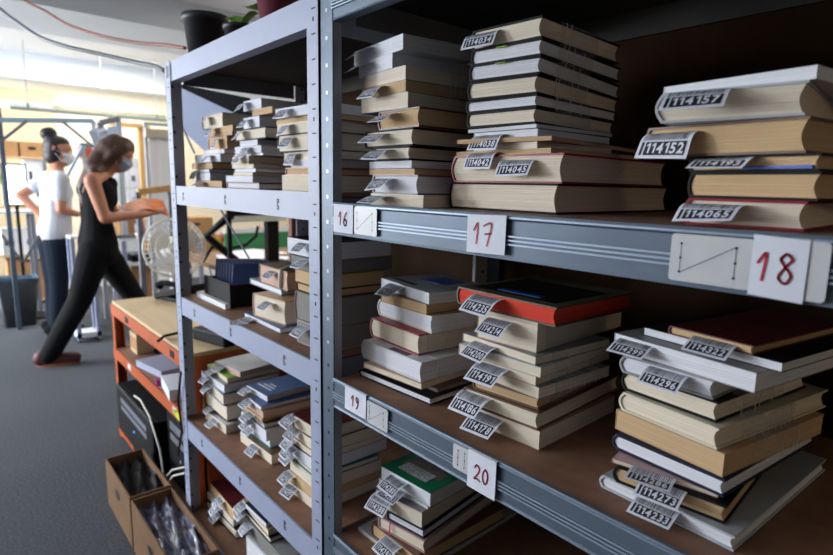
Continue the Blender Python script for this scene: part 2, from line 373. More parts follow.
('VC',0,-1.1367,0.665,0.5175,-2.4,0.147,0.22,0.0288,'cream','cream','p',[('114171',0.095)],{}),
('VC',1,-1.1363,0.665,0.5464,-0.8,0.143,0.208,0.0274,'tan','tan','p',[('114172',0.113)],{}),
('VC',2,-1.1358,0.665,0.5738,0.8,0.15,0.196,0.0326,'cream','cream','p',[],{}),
('VC',3,-1.1356,0.665,0.6064,2.4,0.158,0.184,0.0162,'teal','cream','h',[('114173',0.122)],{}),
('VC',4,-1.135,0.665,0.6226,-1.6,0.127,0.22,0.0349,'black','white','p',[('114174',0.097)],{}),
('VC',5,-1.1348,0.665,0.6576,0.0,0.133,0.208,0.0187,'red','cream','p',[('114175',0.101)],{}),
('VC',6,-1.1343,0.665,0.6762,1.6,0.14,0.196,0.0318,'tan','cream','p',[('114176',0.089)],{}),
('VC',7,-1.1243,0.665,0.7081,-2.4,0.131,0.184,0.0376,'maroon','cream','h',[('114177',0.101)],{}),
('WA',0,-1.6704,0.665,0.1603,-2.4,0.24,0.2,0.0341,'black','cream','h',[('114181',0.117)],{}),
('WA',1,-1.6932,0.665,0.1944,-0.8,0.228,0.188,0.0249,'white','cream','p',[('114182',0.092)],{}),
('WA',2,-1.6815,0.665,0.2193,0.8,0.223,0.176,0.0422,'maroon','tan','p',[('114183',0.079)],{}),
('WB',0,-1.3138,0.66,0.1603,-2.4,0.24,0.2,0.082,'white','white','p',[],{}),
('WB',1,-1.3121,0.66,0.2423,-0.8,0.24,0.188,0.048,'grey','grey','h',[('114187',0.21)],{}),
('WB',2,-1.4045,0.66,0.2903,0.8,0.221,0.176,0.0188,'black','cream','h',[('114188',0.158)],{}),
('WB',3,-1.4166,0.66,0.3091,2.4,0.204,0.164,0.0194,'tan','cream','p',[('114189',0.154)],{}),
('WB',4,-1.4289,0.66,0.3285,-1.6,0.139,0.2,0.0163,'navy','white','p',[],{}),
]
# ------------------------------------------------------------------ room shell
D = 0.60                                     # distance from the viewer to the front of the racks
XF, XN, YL, YR, ZC = -7.9, 2.4, -3.6, 4.6, 2.68
M_CARPET = mat('grey_carpet', srgb(80, 83, 88), 0.95, var=0.28, scale=90, bump=0.6, spec=0.1)
M_WALL = mat('cream_wall', srgb(238, 226, 202), 0.8, var=0.02, scale=3)
M_CEIL = mat('white_ceiling', srgb(226, 230, 236), 0.8, var=0.02, scale=2)
M_BEAM = mat('pale_blue_beam', srgb(214, 220, 228), 0.7, var=0.02, scale=2)
def slab(name, x0, x1, y0, y1, z0, z1, m):
    b = MB(); b.box(x0, x1, y0, y1, z0, z1, m); return struct(b.build(name))
slab('floor', XF-.1, XN+.1, YL-.1, YR+.1, -.1, 0, M_CARPET)
slab('ceiling', XF-.1, XN+.1, YL-.1, YR+.1, ZC, ZC+.1, M_CEIL)
slab('wall_far', XF-.1, XF, YL, YR, 0, ZC, M_WALL)
slab('wall_right', XF, XN, YR, YR+.1, 0, ZC, M_WALL)
slab('wall_near', XN, XN+.1, YL, YR, 0, ZC, mat('grey_wall', srgb(120, 118, 114), .8))
wl = MB()
wins = [(-7.4, -5.6), (-5.0, -3.2)]
xs = [XF]+[v for w in wins for v in w]+[XN]
for i in range(0, len(xs), 2): wl.box(xs[i], xs[i+1], YL-.1, YL, 0, ZC, M_WALL)
for a, c in wins:
    wl.box(a, c, YL-.1, YL, 0, .9, M_WALL); wl.box(a, c, YL-.1, YL, 2.45, ZC, M_WALL)
struct(wl.build('wall_left'))
for i, (a, c) in enumerate(wins):
    f = MB()
    for q in ((a, a+.05, .9, 2.45), (c-.05, c, .9, 2.45), ((a+c)/2-.025, (a+c)/2+.025, .95, 2.4), (a+.05, c-.05, .9, .95), (a+.05, c-.05, 2.4, 2.45)):
        f.box(q[0], q[1], YL-.08, YL-.02, q[2], q[3], M_WHITE)
    struct(f.build('window_%d' % (i+1)))
slab('trim_1', XF, XF+.22, YL, YR, 2.40, ZC, M_BEAM)
slab('trim_2', -5.5, -4.62, YL, YR, 2.46, ZC, M_BEAM)
slab('baseboard_far', XF, XF+.015, YL, YR, 0, .1, M_WHITE)

# ------------------------------------------------------------------ shelving racks
def zrel(r): return CAM_Z + r*.923
DEPTH = 0.50
XL, XW, XM, XE, XR = -1.949, -1.047, -1.000, -.955, .22
def post(rack, x0, x1, y0, y1, outer, z1, m, mflange, tick):
    """angle post: a front face from x0 to x1 and a side flange at its outer edge"""
    sgn = 1 if y1 > y0 else -1
    b = MB(); b.box(x0, x1, min(y0, y0+sgn*.003), max(y0, y0+sgn*.003), 0.02, z1, m)
    fx = (x0, x0+.003) if outer == 'l' else (x1-.003, x1)
    b.box(fx[0], fx[1], min(y0, y1), max(y0, y1), 0.02, z1, mat('post_flange', srgb(188, 190, 200), .6))
    s = b; z = .06; xc = x0+(x1-x0)*.55; k = 0
    yy = y0-sgn*.0006
    while z < z1-.03:
        if tick == 'slot':
            s.box(xc-.006, xc+.008, min(yy, y0), max(yy, y0), z, z+.0025, M_SLOT)
            if k % 4 == 1: s.box(xc-.002, xc+.002, min(yy, y0), max(yy, y0), z+.025, z+.033, M_SLOT)
        else:
            s.box(xc-.003, xc+.003, min(yy, y0), max(yy, y0), z, z+.0065, M_GALV_LIGHT if z > 1.0 else M_SLOT)  # upper holes coloured pale to imitate brightness seen through them
        ix = (fx[1] if outer == 'l' else fx[0]-.0006)
        for yq in (.4,):
            yc = y0+(y1-y0)*yq
            s.box(ix, ix+.0006, yc-.004, yc+.004, z+.004, z+.012, M_GALV_LIGHT if k % 4 == 0 else M_SLOT)  # pale ones imitate brightness seen through the flange
        z += .0475 if tick == 'slot' else .05; k += 1
    o = b.build('post', rack)
    f = MB(); f.box(x0, x1, min(y0, y1), max(y0, y1), 0, .02, M_BLACK_MATTE); f.build('foot_cap', o)
def shelf(rack, x0, x1, zt, h, kind):
    y0, y1 = D, D+DEPTH
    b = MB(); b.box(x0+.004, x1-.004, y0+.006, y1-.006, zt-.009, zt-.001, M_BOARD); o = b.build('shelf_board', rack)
    b = MB(); b.box(x0+.005, x1-.005, y0+.007, y1-.007, zt-.012, zt-.0092, mat('shaded_underside', srgb(46, 42, 40), .8)); b.build('board_underside', o)  # thin dark layer, shade below the board put into colour
    if kind == 'white':
        b = MB(); b.box(x0, x1, y0-.002, y0+.004, zt-h, zt+.001, M_WHITE_STEEL); b.box(x0, x1, y0+.004, y0+.03, zt-h, zt-h+.003, M_WHITE_STEEL)
        o = b.build('front_beam', rack)
    else:
        prof = [(.004, .0015), (-.002, .0015), (-.0035, -.0015), (-.0035, -.005), (-.0005, -.0075), (-.0005, -.026)]
        prof += [(-.0005, -h+.004), (-.002, -h), (.02, -h), (.02, -h+.003), (.004, -h+.003)]
        b = MB(); n = 24; rows = []
        for p in prof: rows.append([(x0+(x1-x0)*i/n, y0+p[0], zt+p[1]) for i in range(n+1)])
        b.grid(rows+[rows[0]], M_GALV, False)
        for e in (0, n): b.face([r[e] for r in rows], M_GALV)
        for k in range(3):
            zc = zt-.0285-k*.0056; b.box(x0+.001, x1-.001, y0-.0046, y0-.0008, zc-.0012, zc+.0012, mat('rib_highlight', srgb(150, 164, 182), .45, metal=.3))  # ribs paler than the beam, their highlights painted in
        b.box(x0+.001, x1-.001, y0-.0044, y0-.0030, zt-.0042, zt-.0022, MATS['rib_highlight'])  # lip highlight painted as a pale strip
        o = b.build('front_beam', rack)
    b = MB(); b.box(x0, x1, y1-.004, y1+.002, zt-h, zt+.001, mat('shaded_rear_beam', srgb(52, 48, 46), .7)); b.build('rear_beam', rack)  # rear steel coloured dark to stand in for shade
    for xx in (x0+.002, x1-.005):
        b = MB(); b.box(xx, xx+.003, y0+.05, y1-.05, zt-h, zt-.012, M_GALV_DARK); b.build('side_beam', rack)
    return o
def mark(beam, xc, zc, sc=1.0):
    """small printed bay mark on the white beam"""
    b = MB(); y = D-.0026; w = .0045*sc; h = .011*sc
    def q(a0, a1, c0, c1): b.box(xc+a0*w, xc+a1*w, y, y+.0006, zc+c0*h, zc+c1*h, M_INK)
    q(-1, -.6, -1, 1); q(-.6, .4, .8, 1); q(-.6, .4, -1, -.8); q(-.1, .3, -.5, -.1); q(-.1, .3, .2, .6); q(.6, 1, -.9, -.3); q(.5, 1, .3, .9)
    b.build('bay_mark', beam)

WR = thing('shelving_rack', 'white painted steel shelving rack with brown boards, left of the perforated post pair', 'shelving', (0, 0, 0))
ztopL = zrel(.3932)
post(WR, XL, XL+.047, D-.004, D+.045, 'l', ztopL+.005, M_WHITE_STEEL, M_GALV_DARK, 'slot')
post(WR, XW, XM-.001, D-.004, D+.045, 'r', ztopL+.35, M_WHITE_STEEL, M_GALV_DARK, 'slot')
post(WR, XL, XL+.047, D+DEPTH+.004, D+DEPTH-.045, 'l', ztopL+.005, M_WHITE_STEEL, M_GALV_DARK, 'slot')
post(WR, XW, XM-.001, D+DEPTH+.004, D+DEPTH-.045, 'r', ztopL+.005, M_WHITE_STEEL, M_GALV_DARK, 'slot')
LZ = [zrel(v) for v in (.3932, -.0218, -.4191, -.8913, -1.278)]
for i, z in enumerate(LZ):
    o = shelf(WR, XL+.006 if i else XL+.002, XW-.001 if i else XW-.001, z, .058 if i != 3 else .066, 'white')
    if i == 0:
        b = MB(); b.box(XL+.003, XL+.055, D-.0052, D-.0042, z-.055, z-.004, M_WHITE_STEEL); b.box(XL+.016, XL+.042, D-.0058, D-.0052, z-.046, z-.010, mat('grey_clip', srgb(96, 98, 112), .6)); b.build('clip_plate', o)
    else:
        px = {1: (187, 228, 280), 2: (195.5, 231, 284.5), 3: (200, 237.5, 283), 4: (206,)}[i]
        for p in px:
            xx = ony(p, 200+i*60, D).x; mark(o, xx, z-.03, 1.15)
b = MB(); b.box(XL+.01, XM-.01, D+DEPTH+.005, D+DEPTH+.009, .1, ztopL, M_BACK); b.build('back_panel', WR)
b = MB()
for (a, c) in (((222, 212), (257, 272)), ((175, 112), (193, 150))):
    p0 = onx(a[0], a[1], XL-.012); p1 = onx(c[0], c[1], XL-.012); d = (p1-p0)
    b.bar(p0-d*.1, p1+d*.1, .012, .003, M_GALV_DARK)
b.build('side_brace', WR)

GR = thing('shelving_rack', 'galvanised steel shelving rack with ribbed beams carrying the red numbered signs', 'shelving', (0, 0, 0))
RZ = [zrel(v) for v in (.392, -.0418, -.4339, -.82, -1.25)]
post(GR, XM+.001, XE, D-.002, D+.045, 'l', ztopL+.35, M_GALV, M_GALV_DARK, 'hole')
post(GR, XR-.045, XR, D-.002, D+.045, 'r', ztopL+.35, M_GALV, M_GALV_DARK, 'hole')
post(GR, XM+.001, XE, D+DEPTH+.004, D+DEPTH-.045, 'l', ztopL+.005, M_GALV, M_GALV_DARK, 'hole')
post(GR, XR-.045, XR, D+DEPTH+.004, D+DEPTH-.045, 'r', ztopL+.005, M_GALV, M_GALV_DARK, 'hole')
RB = [shelf(GR, XE-.001, XR-.046, z, .0615, 'ribbed') for z in RZ]
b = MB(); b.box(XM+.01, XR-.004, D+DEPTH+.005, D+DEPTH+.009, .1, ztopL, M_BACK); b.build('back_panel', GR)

# ------------------------------------------------------------------ paper signs with red numbers
STROKES = {
 '1': [[(0.05, .62), (.32, .95), (.25, .05)]],
 '6': [[(.5, .98), (.2, .6), (.1, .25), (.25, .03), (.48, .1), (.5, .35), (.3, .45), (.12, .3)]],
 '7': [[(.02, .85), (.55, .95), (.28, .0)], [(.12, .5), (.55, .55)]],
 '8': [[(.5, .82), (.3, .98), (.12, .8), (.3, .55), (.5, .3), (.35, .03), (.1, .2), (.25, .5), (.5, .8)]],
 '9': [[(.5, .7), (.3, .55), (.12, .75), (.3, .97), (.5, .75), (.42, .3), (.2, .0)]],
 '2': [[(.05, .72), (.25, .97), (.5, .75), (.3, .35), (.02, .03), (.3, .1), (.6, .02)]],
 '0': [[(.35, .97), (.12, .6), (.15, .2), (.35, .02), (.55, .35), (.52, .75), (.32, .97)]]}
def smooth_line(pts, n=5):
    out = []
    for i in range(len(pts)-1):
        p0 = pts[max(i-1, 0)]; p1 = pts[i]; p2 = pts[i+1]; p3 = pts[min(i+2, len(pts)-1)]
        for k in range(n):
            t = k/n
            out.append(tuple(.5*((2*p1[a])+(-p0[a]+p2[a])*t+(2*p0[a]-5*p1[a]+4*p2[a]-p3[a])*t*t+(-p0[a]+3*p1[a]-3*p2[a]+p3[a])*t**3) for a in (0, 1)))
    return out+[pts[-1]]
def ribbon(mb, pts, w, m, y):
    for (a, c) in zip(pts[:-1], pts[1:]):
        d = Vector((c[0]-a[0], c[1]-a[1])); L = d.length
        if L < 1e-6: continue
        d /= L; n = Vector((-d.y, d.x))*w/2; a = Vector(a)-d*w*.25; c = Vector(c)+d*w*.25
        mb.face([(a.x-n.x, y, a.y-n.y), (c.x-n.x, y, c.y-n.y), (c.x+n.x, y, c.y+n.y), (a.x+n.x, y, a.y+n.y)], m)
def paper_sign(num, px0, px1, zt, z_hi, z_lo, py, tilt=0.0, num_h=.62, sw=.0019, num_x=.5):
    y = D-.0075; x0 = ony(px0, py, y).x; x1 = ony(px1, py, y).x
    lab = {'16': 'small white paper sign with red handwritten 16 beside the perforated post', '17': 'white paper sign with red handwritten 17 on the upper ribbed beam',
           '18': 'white paper sign with red handwritten 18 at the right of the upper beam', '19': 'white paper sign with red handwritten 19 on the lower beam beside the post',
           '20': 'white paper sign with red handwritten 20 on the lower ribbed beam'}[num]
    t = thing('paper_sign', lab, 'sign', ((x0+x1)/2, y, zt), 0, 'numbered paper signs on the beams')
    w = (x1-x0)/2; b = MB(); rows = []; n = 6
    for j in range(7):
        z = z_hi+(z_lo-z_hi)*j/6
        rows.append([(-w+2*w*i/n, -.0004*math.sin(i/n*PI)-.0005*(j/6)**2, z+tilt*(-w+2*w*i/n)) for i in range(n+1)])
    rows = [[(r[0], .0045 if z_hi > 0 else 0, z_hi+.0006) for r in rows[0]]]+rows if z_hi > 0 else rows
    b.grid(rows, M_PAPER, False); b.build('paper', t)
    b = MB(); h = (z_hi-z_lo)*num_h; zb = z_lo+(z_hi-z_lo)*(1-num_h)*.5
    adv = h*.6; tot = adv*(len(num)-1)+h*.5; xx = -tot/2+(num_x-.5)*2*w
    for ch in num:
        for st in STROKES[ch]: ribbon(b, smooth_line([(xx+p[0]*h*.85, zb+p[1]*h) for p in st]), sw, M_RED, -.0013)
        xx += adv
    b.build('red_number', t)
    return t
def plate(px0, px1, zt, z_hi, z_lo, py, label, diag=1):
    y = D-.0055; x0 = ony(px0, py, y).x; x1 = ony(px1, py, y).x; w = (x1-x0)/2
    t = thing('label_plate', label, 'plate', ((x0+x1)/2, y, zt), 0, 'white plates with a dotted diagonal')  # label plate fixed on the beam, not a sign
    b = MB(); r = .004; pts = []
    for cx, cz, a0 in ((w-r, z_hi-r, 0), (-w+r, z_hi-r, 90), (-w+r, z_lo+r, 180), (w-r, z_lo+r, 270)):
        for k in range(4):
            a = math.radians(a0+30*k); pts.append((cx+r*math.cos(a), cz+r*math.sin(a)))
    b.face([(p[0], -.0008, p[1]) for p in pts][::-1], M_PLASTIC_WHITE); b.face([(p[0], .0006, p[1]) for p in pts], M_PLASTIC_WHITE)
    for i in range(len(pts)):
        p, q = pts[i], pts[(i+1) % len(pts)]; b.face([(p[0], -.0008, p[1]), (p[0], .0006, p[1]), (q[0], .0006, q[1]), (q[0], -.0008, q[1])], M_PLASTIC_WHITE)
    b.build('plate_body', t)
    b = MB(); h = z_hi-z_lo; a = (-w*.72, z_lo+h*.18); c = (w*.62, z_lo+h*.82) if diag else (-w*.72, z_lo+h*.18)
    if diag: ribbon(b, [a, c], .0006, M_INK, -.0012)
    for xx in ((a[0], c[0]) if diag else (-w*.6, -w*.1)):
        for zz in (.2, .5, .8):
            b.lathe([(.0014, 0), (0.0001, 0)], M_INK, n=8, T=Matrix.Translation((xx, -.0013, z_lo+h*zz)) @ Matrix.Rotation(PI/2, 4, 'X'))
        ribbon(b, [(xx, z_lo+h*.2), (xx, z_lo+h*.8)], .0005, M_INK, -.0012)
    b.build('dot_pattern', t)
zA, zB = RZ[1], RZ[2]
paper_sign('16', 333.5, 353, zA, -.001, -.055, 217, num_h=.5, sw=.0030)
plate(354.5, 377, zA, -.004, -.054, 220, 'white plate with dotted diagonal right of sign 16')
paper_sign('17', 467, 505.5, zA, -.001, -.056, 237, tilt=.03, num_h=.6, num_x=.42, sw=.0026)
plate(670, 753, zA, -.006, -.056, 260, 'largest white plate with dotted diagonal, left of sign 18')
plate(762, 829, zA, -.004, -.058, 272, 'white plate half hidden behind the sign numbered 18', 0)
paper_sign('18', 750, 807, zA, -.002, -.060, 270, tilt=-.05, num_h=.5, num_x=.45, sw=.0024)
paper_sign('19', 345, 366, zB, .002, -.046, 400, num_h=.5, sw=.0028)
plate(367, 388, zB, -.006, -.050, 413, 'white plate with dotted diagonal right of sign 19')
plate(453, 480, zB, -.003, -.044, 462, 'white plate half hidden behind the sign numbered 20', 0)
paper_sign('20', 467.5, 496, zB, .001, -.060, 472, num_h=.42, num_x=.5, sw=.0024)
# ------------------------------------------------------------------ books
STACK = dict(UL='upper left stack above sign 16', UM='upper middle stack above sign 17', UR='upper right stack above sign 18', LL='lower left stack above sign 19',
  LM='lower middle stack above sign 20', LR='lower right stack below sign 18', BL='lowest stack under sign 20', SA='left stack on top white shelf', SB='middle stack on top white shelf',
  SC='stack by post on top white shelf', TA='stack by blue file tray', TB='post-side stack level with file tray', VA='left stack on fourth white shelf', VB='middle stack on fourth white shelf',
  VC='stack by post on fourth white shelf', WA='left stack on lowest white shelf', WB='second stack on lowest white shelf')
ORD = ['bottom', 'second from bottom', 'third from bottom', 'fourth from bottom', 'fifth from bottom', 'sixth from bottom', 'seventh from bottom', 'eighth from bottom', 'ninth from bottom', 'tenth from bottom', 'eleventh from bottom', 'twelfth from bottom', 'thirteenth from bottom']
SIZE = {}
for q in BOOKS: SIZE[q[0]] = max(SIZE.get(q[0], 0), q[1])
COLNAME = dict(silver='silver grey', olive='olive brown', lime='lime green', cobalt='bright blue', maroon='dark maroon', navy='dark navy', pink='dusty pink')
PAGENAME = dict(cream='cream', white='white', tan='tan', scarlet='scarlet', pinkp='pinkish', grey='grey')

def slip_mesh(num, W, L, theta, twist):
    """curled barcode slip: x runs right, y=0 at the pages, bends down on its way out"""
    b = MB(); n = 9
    inn = .012
    def P(u, v, off=0.0):
        vv = max(v, 0); Lb = L*.5; k = max(theta, .01)/Lb*(1+twist*(u/W-.5))
        v1_ = min(vv, Lb); a = k*v1_
        yy = -math.sin(a)/k if v > 0 else -v; zz = -(1-math.cos(a))/k
        if vv > Lb: yy -= (vv-Lb)*math.cos(a); zz -= (vv-Lb)*math.sin(a)
        nrm = Vector((0, -math.sin(a), math.cos(a)))
        return Vector((u, yy, zz))+nrm*off
    rows = []
    for j in range(n+1):
        v = -inn+(L+inn)*j/n
        rows.append([P(W*i/4, v) for i in range(5)])
    b.grid(rows, M_PAPER, True)
    # black band near the outer end, digits in white, barcode above it
    m0 = W*.06; v0, v1 = L*.50, L*.90
    rows = [[P(m0+(W-2*m0)*i/6, v0+(v1-v0)*j/4, .0003) for i in range(7)] for j in range(5)]
    x1 = m0+(W-2*m0)*.10
    b.grid([[P(m0+(W-2*m0)*.06*i, v0+(v1-v0)*j/4, .0003) for i in range(2)] for j in range(5)], M_INK, True)
    b.grid([[P(x1+(W-m0-x1)*i/6, v0+(v1-v0)*j/4, .0003) for i in range(7)] for j in range(5)], M_INK, True)
    h = (v1-v0)*.76; tw = text_width(num, h, .12); avail = (W-m0-x1)*.92; sx = min(1.25, avail/tw)
    letters(b, num, M_PAPER, lambda u, v: P(x1+(W-m0-x1)*.04+u*sx, v1-(v1-v0)*.14-v, .0007), h, 0, .12)
    rnd = random.Random(int(num)); u = m0
    while u < W-m0-.001:
        bw = rnd.choice((.0005, .0006, .0008, .0012)); u2 = min(u+bw, W-m0)
        b.grid([[P(u, L*.06+L*.40*j/3, .0003), P(u2, L*.06+L*.40*j/3, .0003)] for j in range(4)], M_INK, True)
        u = u2+rnd.choice((.0009, .0013, .0018))
    return b

def make_book(q, idx):
    st, i, x, y, z, yaw, w, l, t, cc, pc, kind, slips, opt = q
    a = math.radians(yaw); dl = Vector((-math.cos(a), math.sin(a), 0)); dr = Vector((math.sin(a), math.cos(a), 0))
    c = Vector((x, y, z))+dl*w/2+dr*l/2
    hard = kind == 'h'
    where = ORD[i] if i < SIZE[st] else 'topmost'
    if i == SIZE[st]-1 and i > 2: where = 'second from top'
    nm = COLNAME.get(cc, cc)
    lab = '%s %s, %s, %s of %s' % (nm, ('hardback' if hard else 'paperback'), ('slip '+slips[0][0] if slips and st in ('UL', 'UM', 'UR', 'LL', 'LM', 'LR', 'BL') else '%s pages' % PAGENAME[pc]), where, STACK[st])
    bk = thing('book', lab, 'book', c, -a, 'books in the '+STACK[st])
    t -= .0004                                   # books lie on one another
    cm, pm = cover_mat(cc), page_mat(pc)
    X, Y = w/2, l/2
    tb = min(.0028, t*.14) if hard else min(.0009, t*.1)
    e = (min(t*.24, .008) if st in ('LL', 'LR') or cc in ('red', 'silver') else min(t*.12, .004)) if hard else 0.0
    n = 8
    outer = [(X, 0)]; inner = [(X, tb)]
    for k in range(n+1):
        s = k/n; bul = e*math.sin(PI*s)
        outer.append((-X+e-bul, t*s)); inner.append((-X+e+tb-bul, tb+(t-2*tb)*s))
    outer.append((X, t)); inner.append((X, t-tb))
    b = MB()
    rows = [[(p[0], -Y, p[1]) for p in outer], [(p[0], Y, p[1]) for p in outer], [(p[0], Y, p[1]) for p in inner], [(p[0], -Y, p[1]) for p in inner]]
    b.grid(rows, cm, False, True, False)
    for k in (0, -1):
        b.face([rows[0][k], rows[1][k], rows[2][k], rows[3][k]], cm)
    b.build('cover', bk)
    # pages: rounded spine, hollowed fore edge
    ins = .0024 if hard else .0006
    cv = min(t*.13, .0045) if hard else .0
    b = MB(); m = 10; ring = []
    for k in range(m+1):
        s = k/m; zz = tb+(t-2*tb)*s; ring.append((X-ins-cv*math.sin(PI*s), zz))
    for k in range(m, -1, -1):
        s = k/m; zz = tb+(t-2*tb)*s; ring.append((-X+e+tb+.0004-e*math.sin(PI*s), zz))
    def section(yy): return [(p[0], yy, p[1]) for p in ring]
    b.grid([section(-Y+ins), section(Y-ins)], pm, False, False, True)
    for yy in (-Y+ins, Y-ins):
        for k in range(m):
            A = [ring[k], ring[k+1], ring[2*m-k], ring[2*m+1-k]]
            pts = [(p[0], yy, p[1]) for p in A]
            b.face(pts if yy > 0 else pts[::-1], pm)
    b.build('page_block', bk)
    for si, (num, d) in enumerate(slips):
        big = opt.get('big'); zf = .8 if t > .014 else .55; W = .063 if big else .054; L = .047 if big else .041
        if st[0] in 'STVW': W, L = .047, .038
        if st == 'LR': W, L = .054, .034
        if st == 'UR': W, L = .066, .044
        if st == 'UM': W, L = .064, .037
        if st == 'LL': W, L = .060, .048
        r = random.Random(int(num)*3)
        th = math.radians({'UL': r.uniform(30, 48), 'UM': r.uniform(58, 70), 'UR': 68, 'SA': r.uniform(45, 70), 'SB': r.uniform(45, 70), 'SC': r.uniform(50, 70)}.get(st, r.uniform(30, 44)))
        if num in ('114233', '114273', '114286', '114322'): th = math.radians(32)
        if num in ('114273', '114286'): zf = .98
        if i == 0: th = min(th, 1.3*(t*zf-.003)/L)
        else:
            pq = [v for v in BOOKS if v[0] == st and v[1] == i-1][0]
            if pq[3] < y-.006 or abs(pq[5]-yaw) > 9: th = min(th, max(.06, 1.3*(t*zf-.002)/L))
        if num == '114157': zf = .97
        if num == '114193': th, L, zf = math.radians(34), .030, .9
        if num == '114065': th, L = math.radians(42), .036
        sm = slip_mesh(num, W, L, th, r.uniform(-.35, .15))
        o = sm.build('barcode_slip', bk, (X-d-W, -Y+ins, t*zf), r.uniform(-.12, .06))
        o['label'] = 'white barcode slip numbered '+num
    art = opt.get('art')
    if opt.get('flag'):
        b = MB(); mg = mat('lime_flag', srgb(150, 200, 60), .6); b.box(-.012, .006, -Y-.006, -Y+.02, t-tb-.0012, t-tb-.0004, mg); b.build('page_flag', bk)
    if opt.get('strip'):
        b = MB(); b.box(X-.075, X-.006, -Y-.0015, -Y+.004, tb+.0002, tb+.0035, mat('blue_strip', srgb(50, 90, 190), .4)); b.build('blue_bookmark', bk)
    if opt.get('ribbon'):
        b = MB(); mp_ = mat('pink_ribbon', srgb(190, 40, 110), .5); xx = -X+.035
        b.grid([[(xx+.004*dx, -Y-.001-.004*s_, t-.001-.03*s_) for dx in (0, 1)] for s_ in (0, .25, .5, .75, 1)], mp_, True); b.build('ribbon_marker', bk)
    if opt.get('strap'):
        b = MB()
        b.tube([(X*.55, -Y-.002, .004), (X*.6, -Y-.004, t*.5), (X*.62, -Y-.002, t), (X*.5, -Y+.03, t+.006), (X*.3, -Y+.06, t+.002)], .005, M_WHITE_PL, 8); b.build('strap', bk)
    if opt.get('sticker'):
        b = MB(); b.box(-.01, .05, -Y+.004, -Y+.02, t, t+.0004, mat('purple_label', srgb(80, 50, 90), .5)); b.build('cover_label', bk)
    if art == 'blue':
        b = MB(); mb_ = mat('bright_blue_print', srgb(40, 110, 200), .3); b.box(-X*.45, X*.4, -Y*.1, Y*.7, t, t+.0005, mb_); b.box(-X+.012, X*.1, -Y+.018, -Y+.03, t, t+.0005, M_INK); b.build('cover_print', bk)
    elif art == 'bluestripe':
        b = MB(); b.box(-X+.02, X-.02, -Y+.02, Y-.05, t, t+.0004, M_BLACK); b.build('cover_print', bk)
        b = MB(); b.box(-X*.4, X*.45, -Y+.035, -Y+.05, t+.0004, t+.0009, mat('bright_blue_print', srgb(40, 110, 200), .3)); b.build('title_band', bk)
    elif art == 'greenpanel':
        b = MB(); b.box(-X+.02, X-.02, -Y+.045, Y-.01, t, t+.0004, mat('grey_print', srgb(120, 116, 108), .5, var=.3, scale=60)); b.build('cover_print', bk)
        b = MB(); b.box(-X+.03, X-.035, -Y+.022, -Y+.055, t+.0004, t+.0008, mat('speckled_print', srgb(190, 192, 196), .5, var=.6, scale=160)); b.build('title_panel', bk)
    elif art == 'whitelines':
        b = MB()
        for k, (f0, f1) in enumerate(((.1, .75), (.2, .7), (.3, .6))): b.box(-X+w*f0, -X+w*f1, -Y+.03+k*.014, -Y+.036+k*.014, t, t+.0005, M_PAPER)
        b.build('cover_print', bk)
    elif art == 'lime':
        b = MB(); b.box(-X+.006, X-.006, -Y+.006, Y-.01, t, t+.0004, mat('lime_print', srgb(130, 190, 50), .4)); b.build('cover_print', bk)
    return bk
ALLB = [make_book(q, k) for k, q in enumerate(BOOKS)]

# clear wrap drawn round the taped stacks
def wrap(st, i0, i1, yo0, yo1, label):
    bs = [q for q in BOOKS if q[0] == st and i0 <= q[1] <= i1]
    t = thing('clear_wrap_band', label, 'plastic wrap', (bs[0][2], bs[0][3], bs[0][4]), 0, 'clear wrap round the book stacks')
    b = MB(); rows = []
    base = bs[0]
    pts = []
    def edge(q, yy):                               # right edge of a book at depth yy from its corner, world
        a = math.radians(q[5]); return q[2]+math.sin(a)*yy
    def edge_l(q, yy):
        a = math.radians(q[5]); return q[2]+math.sin(a)*yy-math.cos(a)*q[6]
    top = bs[-1][4]+bs[-1][8]+.0015
    n = 10
    for k in range(n+1):
        f = k/n; yy = yo0+(yo1-yo0)*f; y = base[3]+yy+.002*math.sin(f*9)
        col = []
        for q in bs:
            for fz in (0, 1): col.append((max(edge(q, yy), edge(q, yy+.01))+.002+.0008*math.sin(k*2.3+fz*5+q[1]), y, q[4]+q[8]*fz))
        if i1 == SIZE[st]: col.append((edge(bs[-1], yy)-.004, y, top))
        for s in (.25, .5, .75) if i1 == SIZE[st] else (): col.append((edge(bs[-1], yy)-bs[-1][6]*s, y, top+.0006*math.sin(k+s*9)))
        rows.append([(p[0]-base[2], p[1]-base[3], p[2]-base[4]) for p in col])
    b.grid(rows, M_CLEAR, True)
    b.build('wrap_film', t)
    # pale warm streaks along the creases, glints put into the colour
    m = mat('wrap_glint', (0.95, 0.9, 0.8), .25, alpha=.7, spec=1.0)
    b = MB(); rnd = random.Random(len(st)+i1)
    for k in range(12):
        kk = rnd.randint(0, n); a0 = rnd.randint(0, max(0, 2*len(bs)-5)); col = rows[kk][a0:a0+rnd.randint(3, 5)]
        if len(col) > 1: b.tube([(p[0]+.0012, p[1]+rnd.uniform(-.002, .002), p[2]) for p in col], .0006, m, 5)
    b.build('wrap_glint', t)
wrap('UM', 7, 12, .05, .16, 'clear plastic wrap round the upper books above sign 17')
wrap('UL', 8, 10, .10, .16, 'clear plastic wrap round the pale books above sign 16')
wrap('LM', 2, 7, .03, .16, 'clear plastic wrap round the stack above sign 20')
wrap('LL', 3, 5, .04, .13, 'clear plastic wrap round the thick books above sign 19')
wrap('LR', 4, 7, .06, .17, 'clear plastic wrap round the large stack below sign 18')
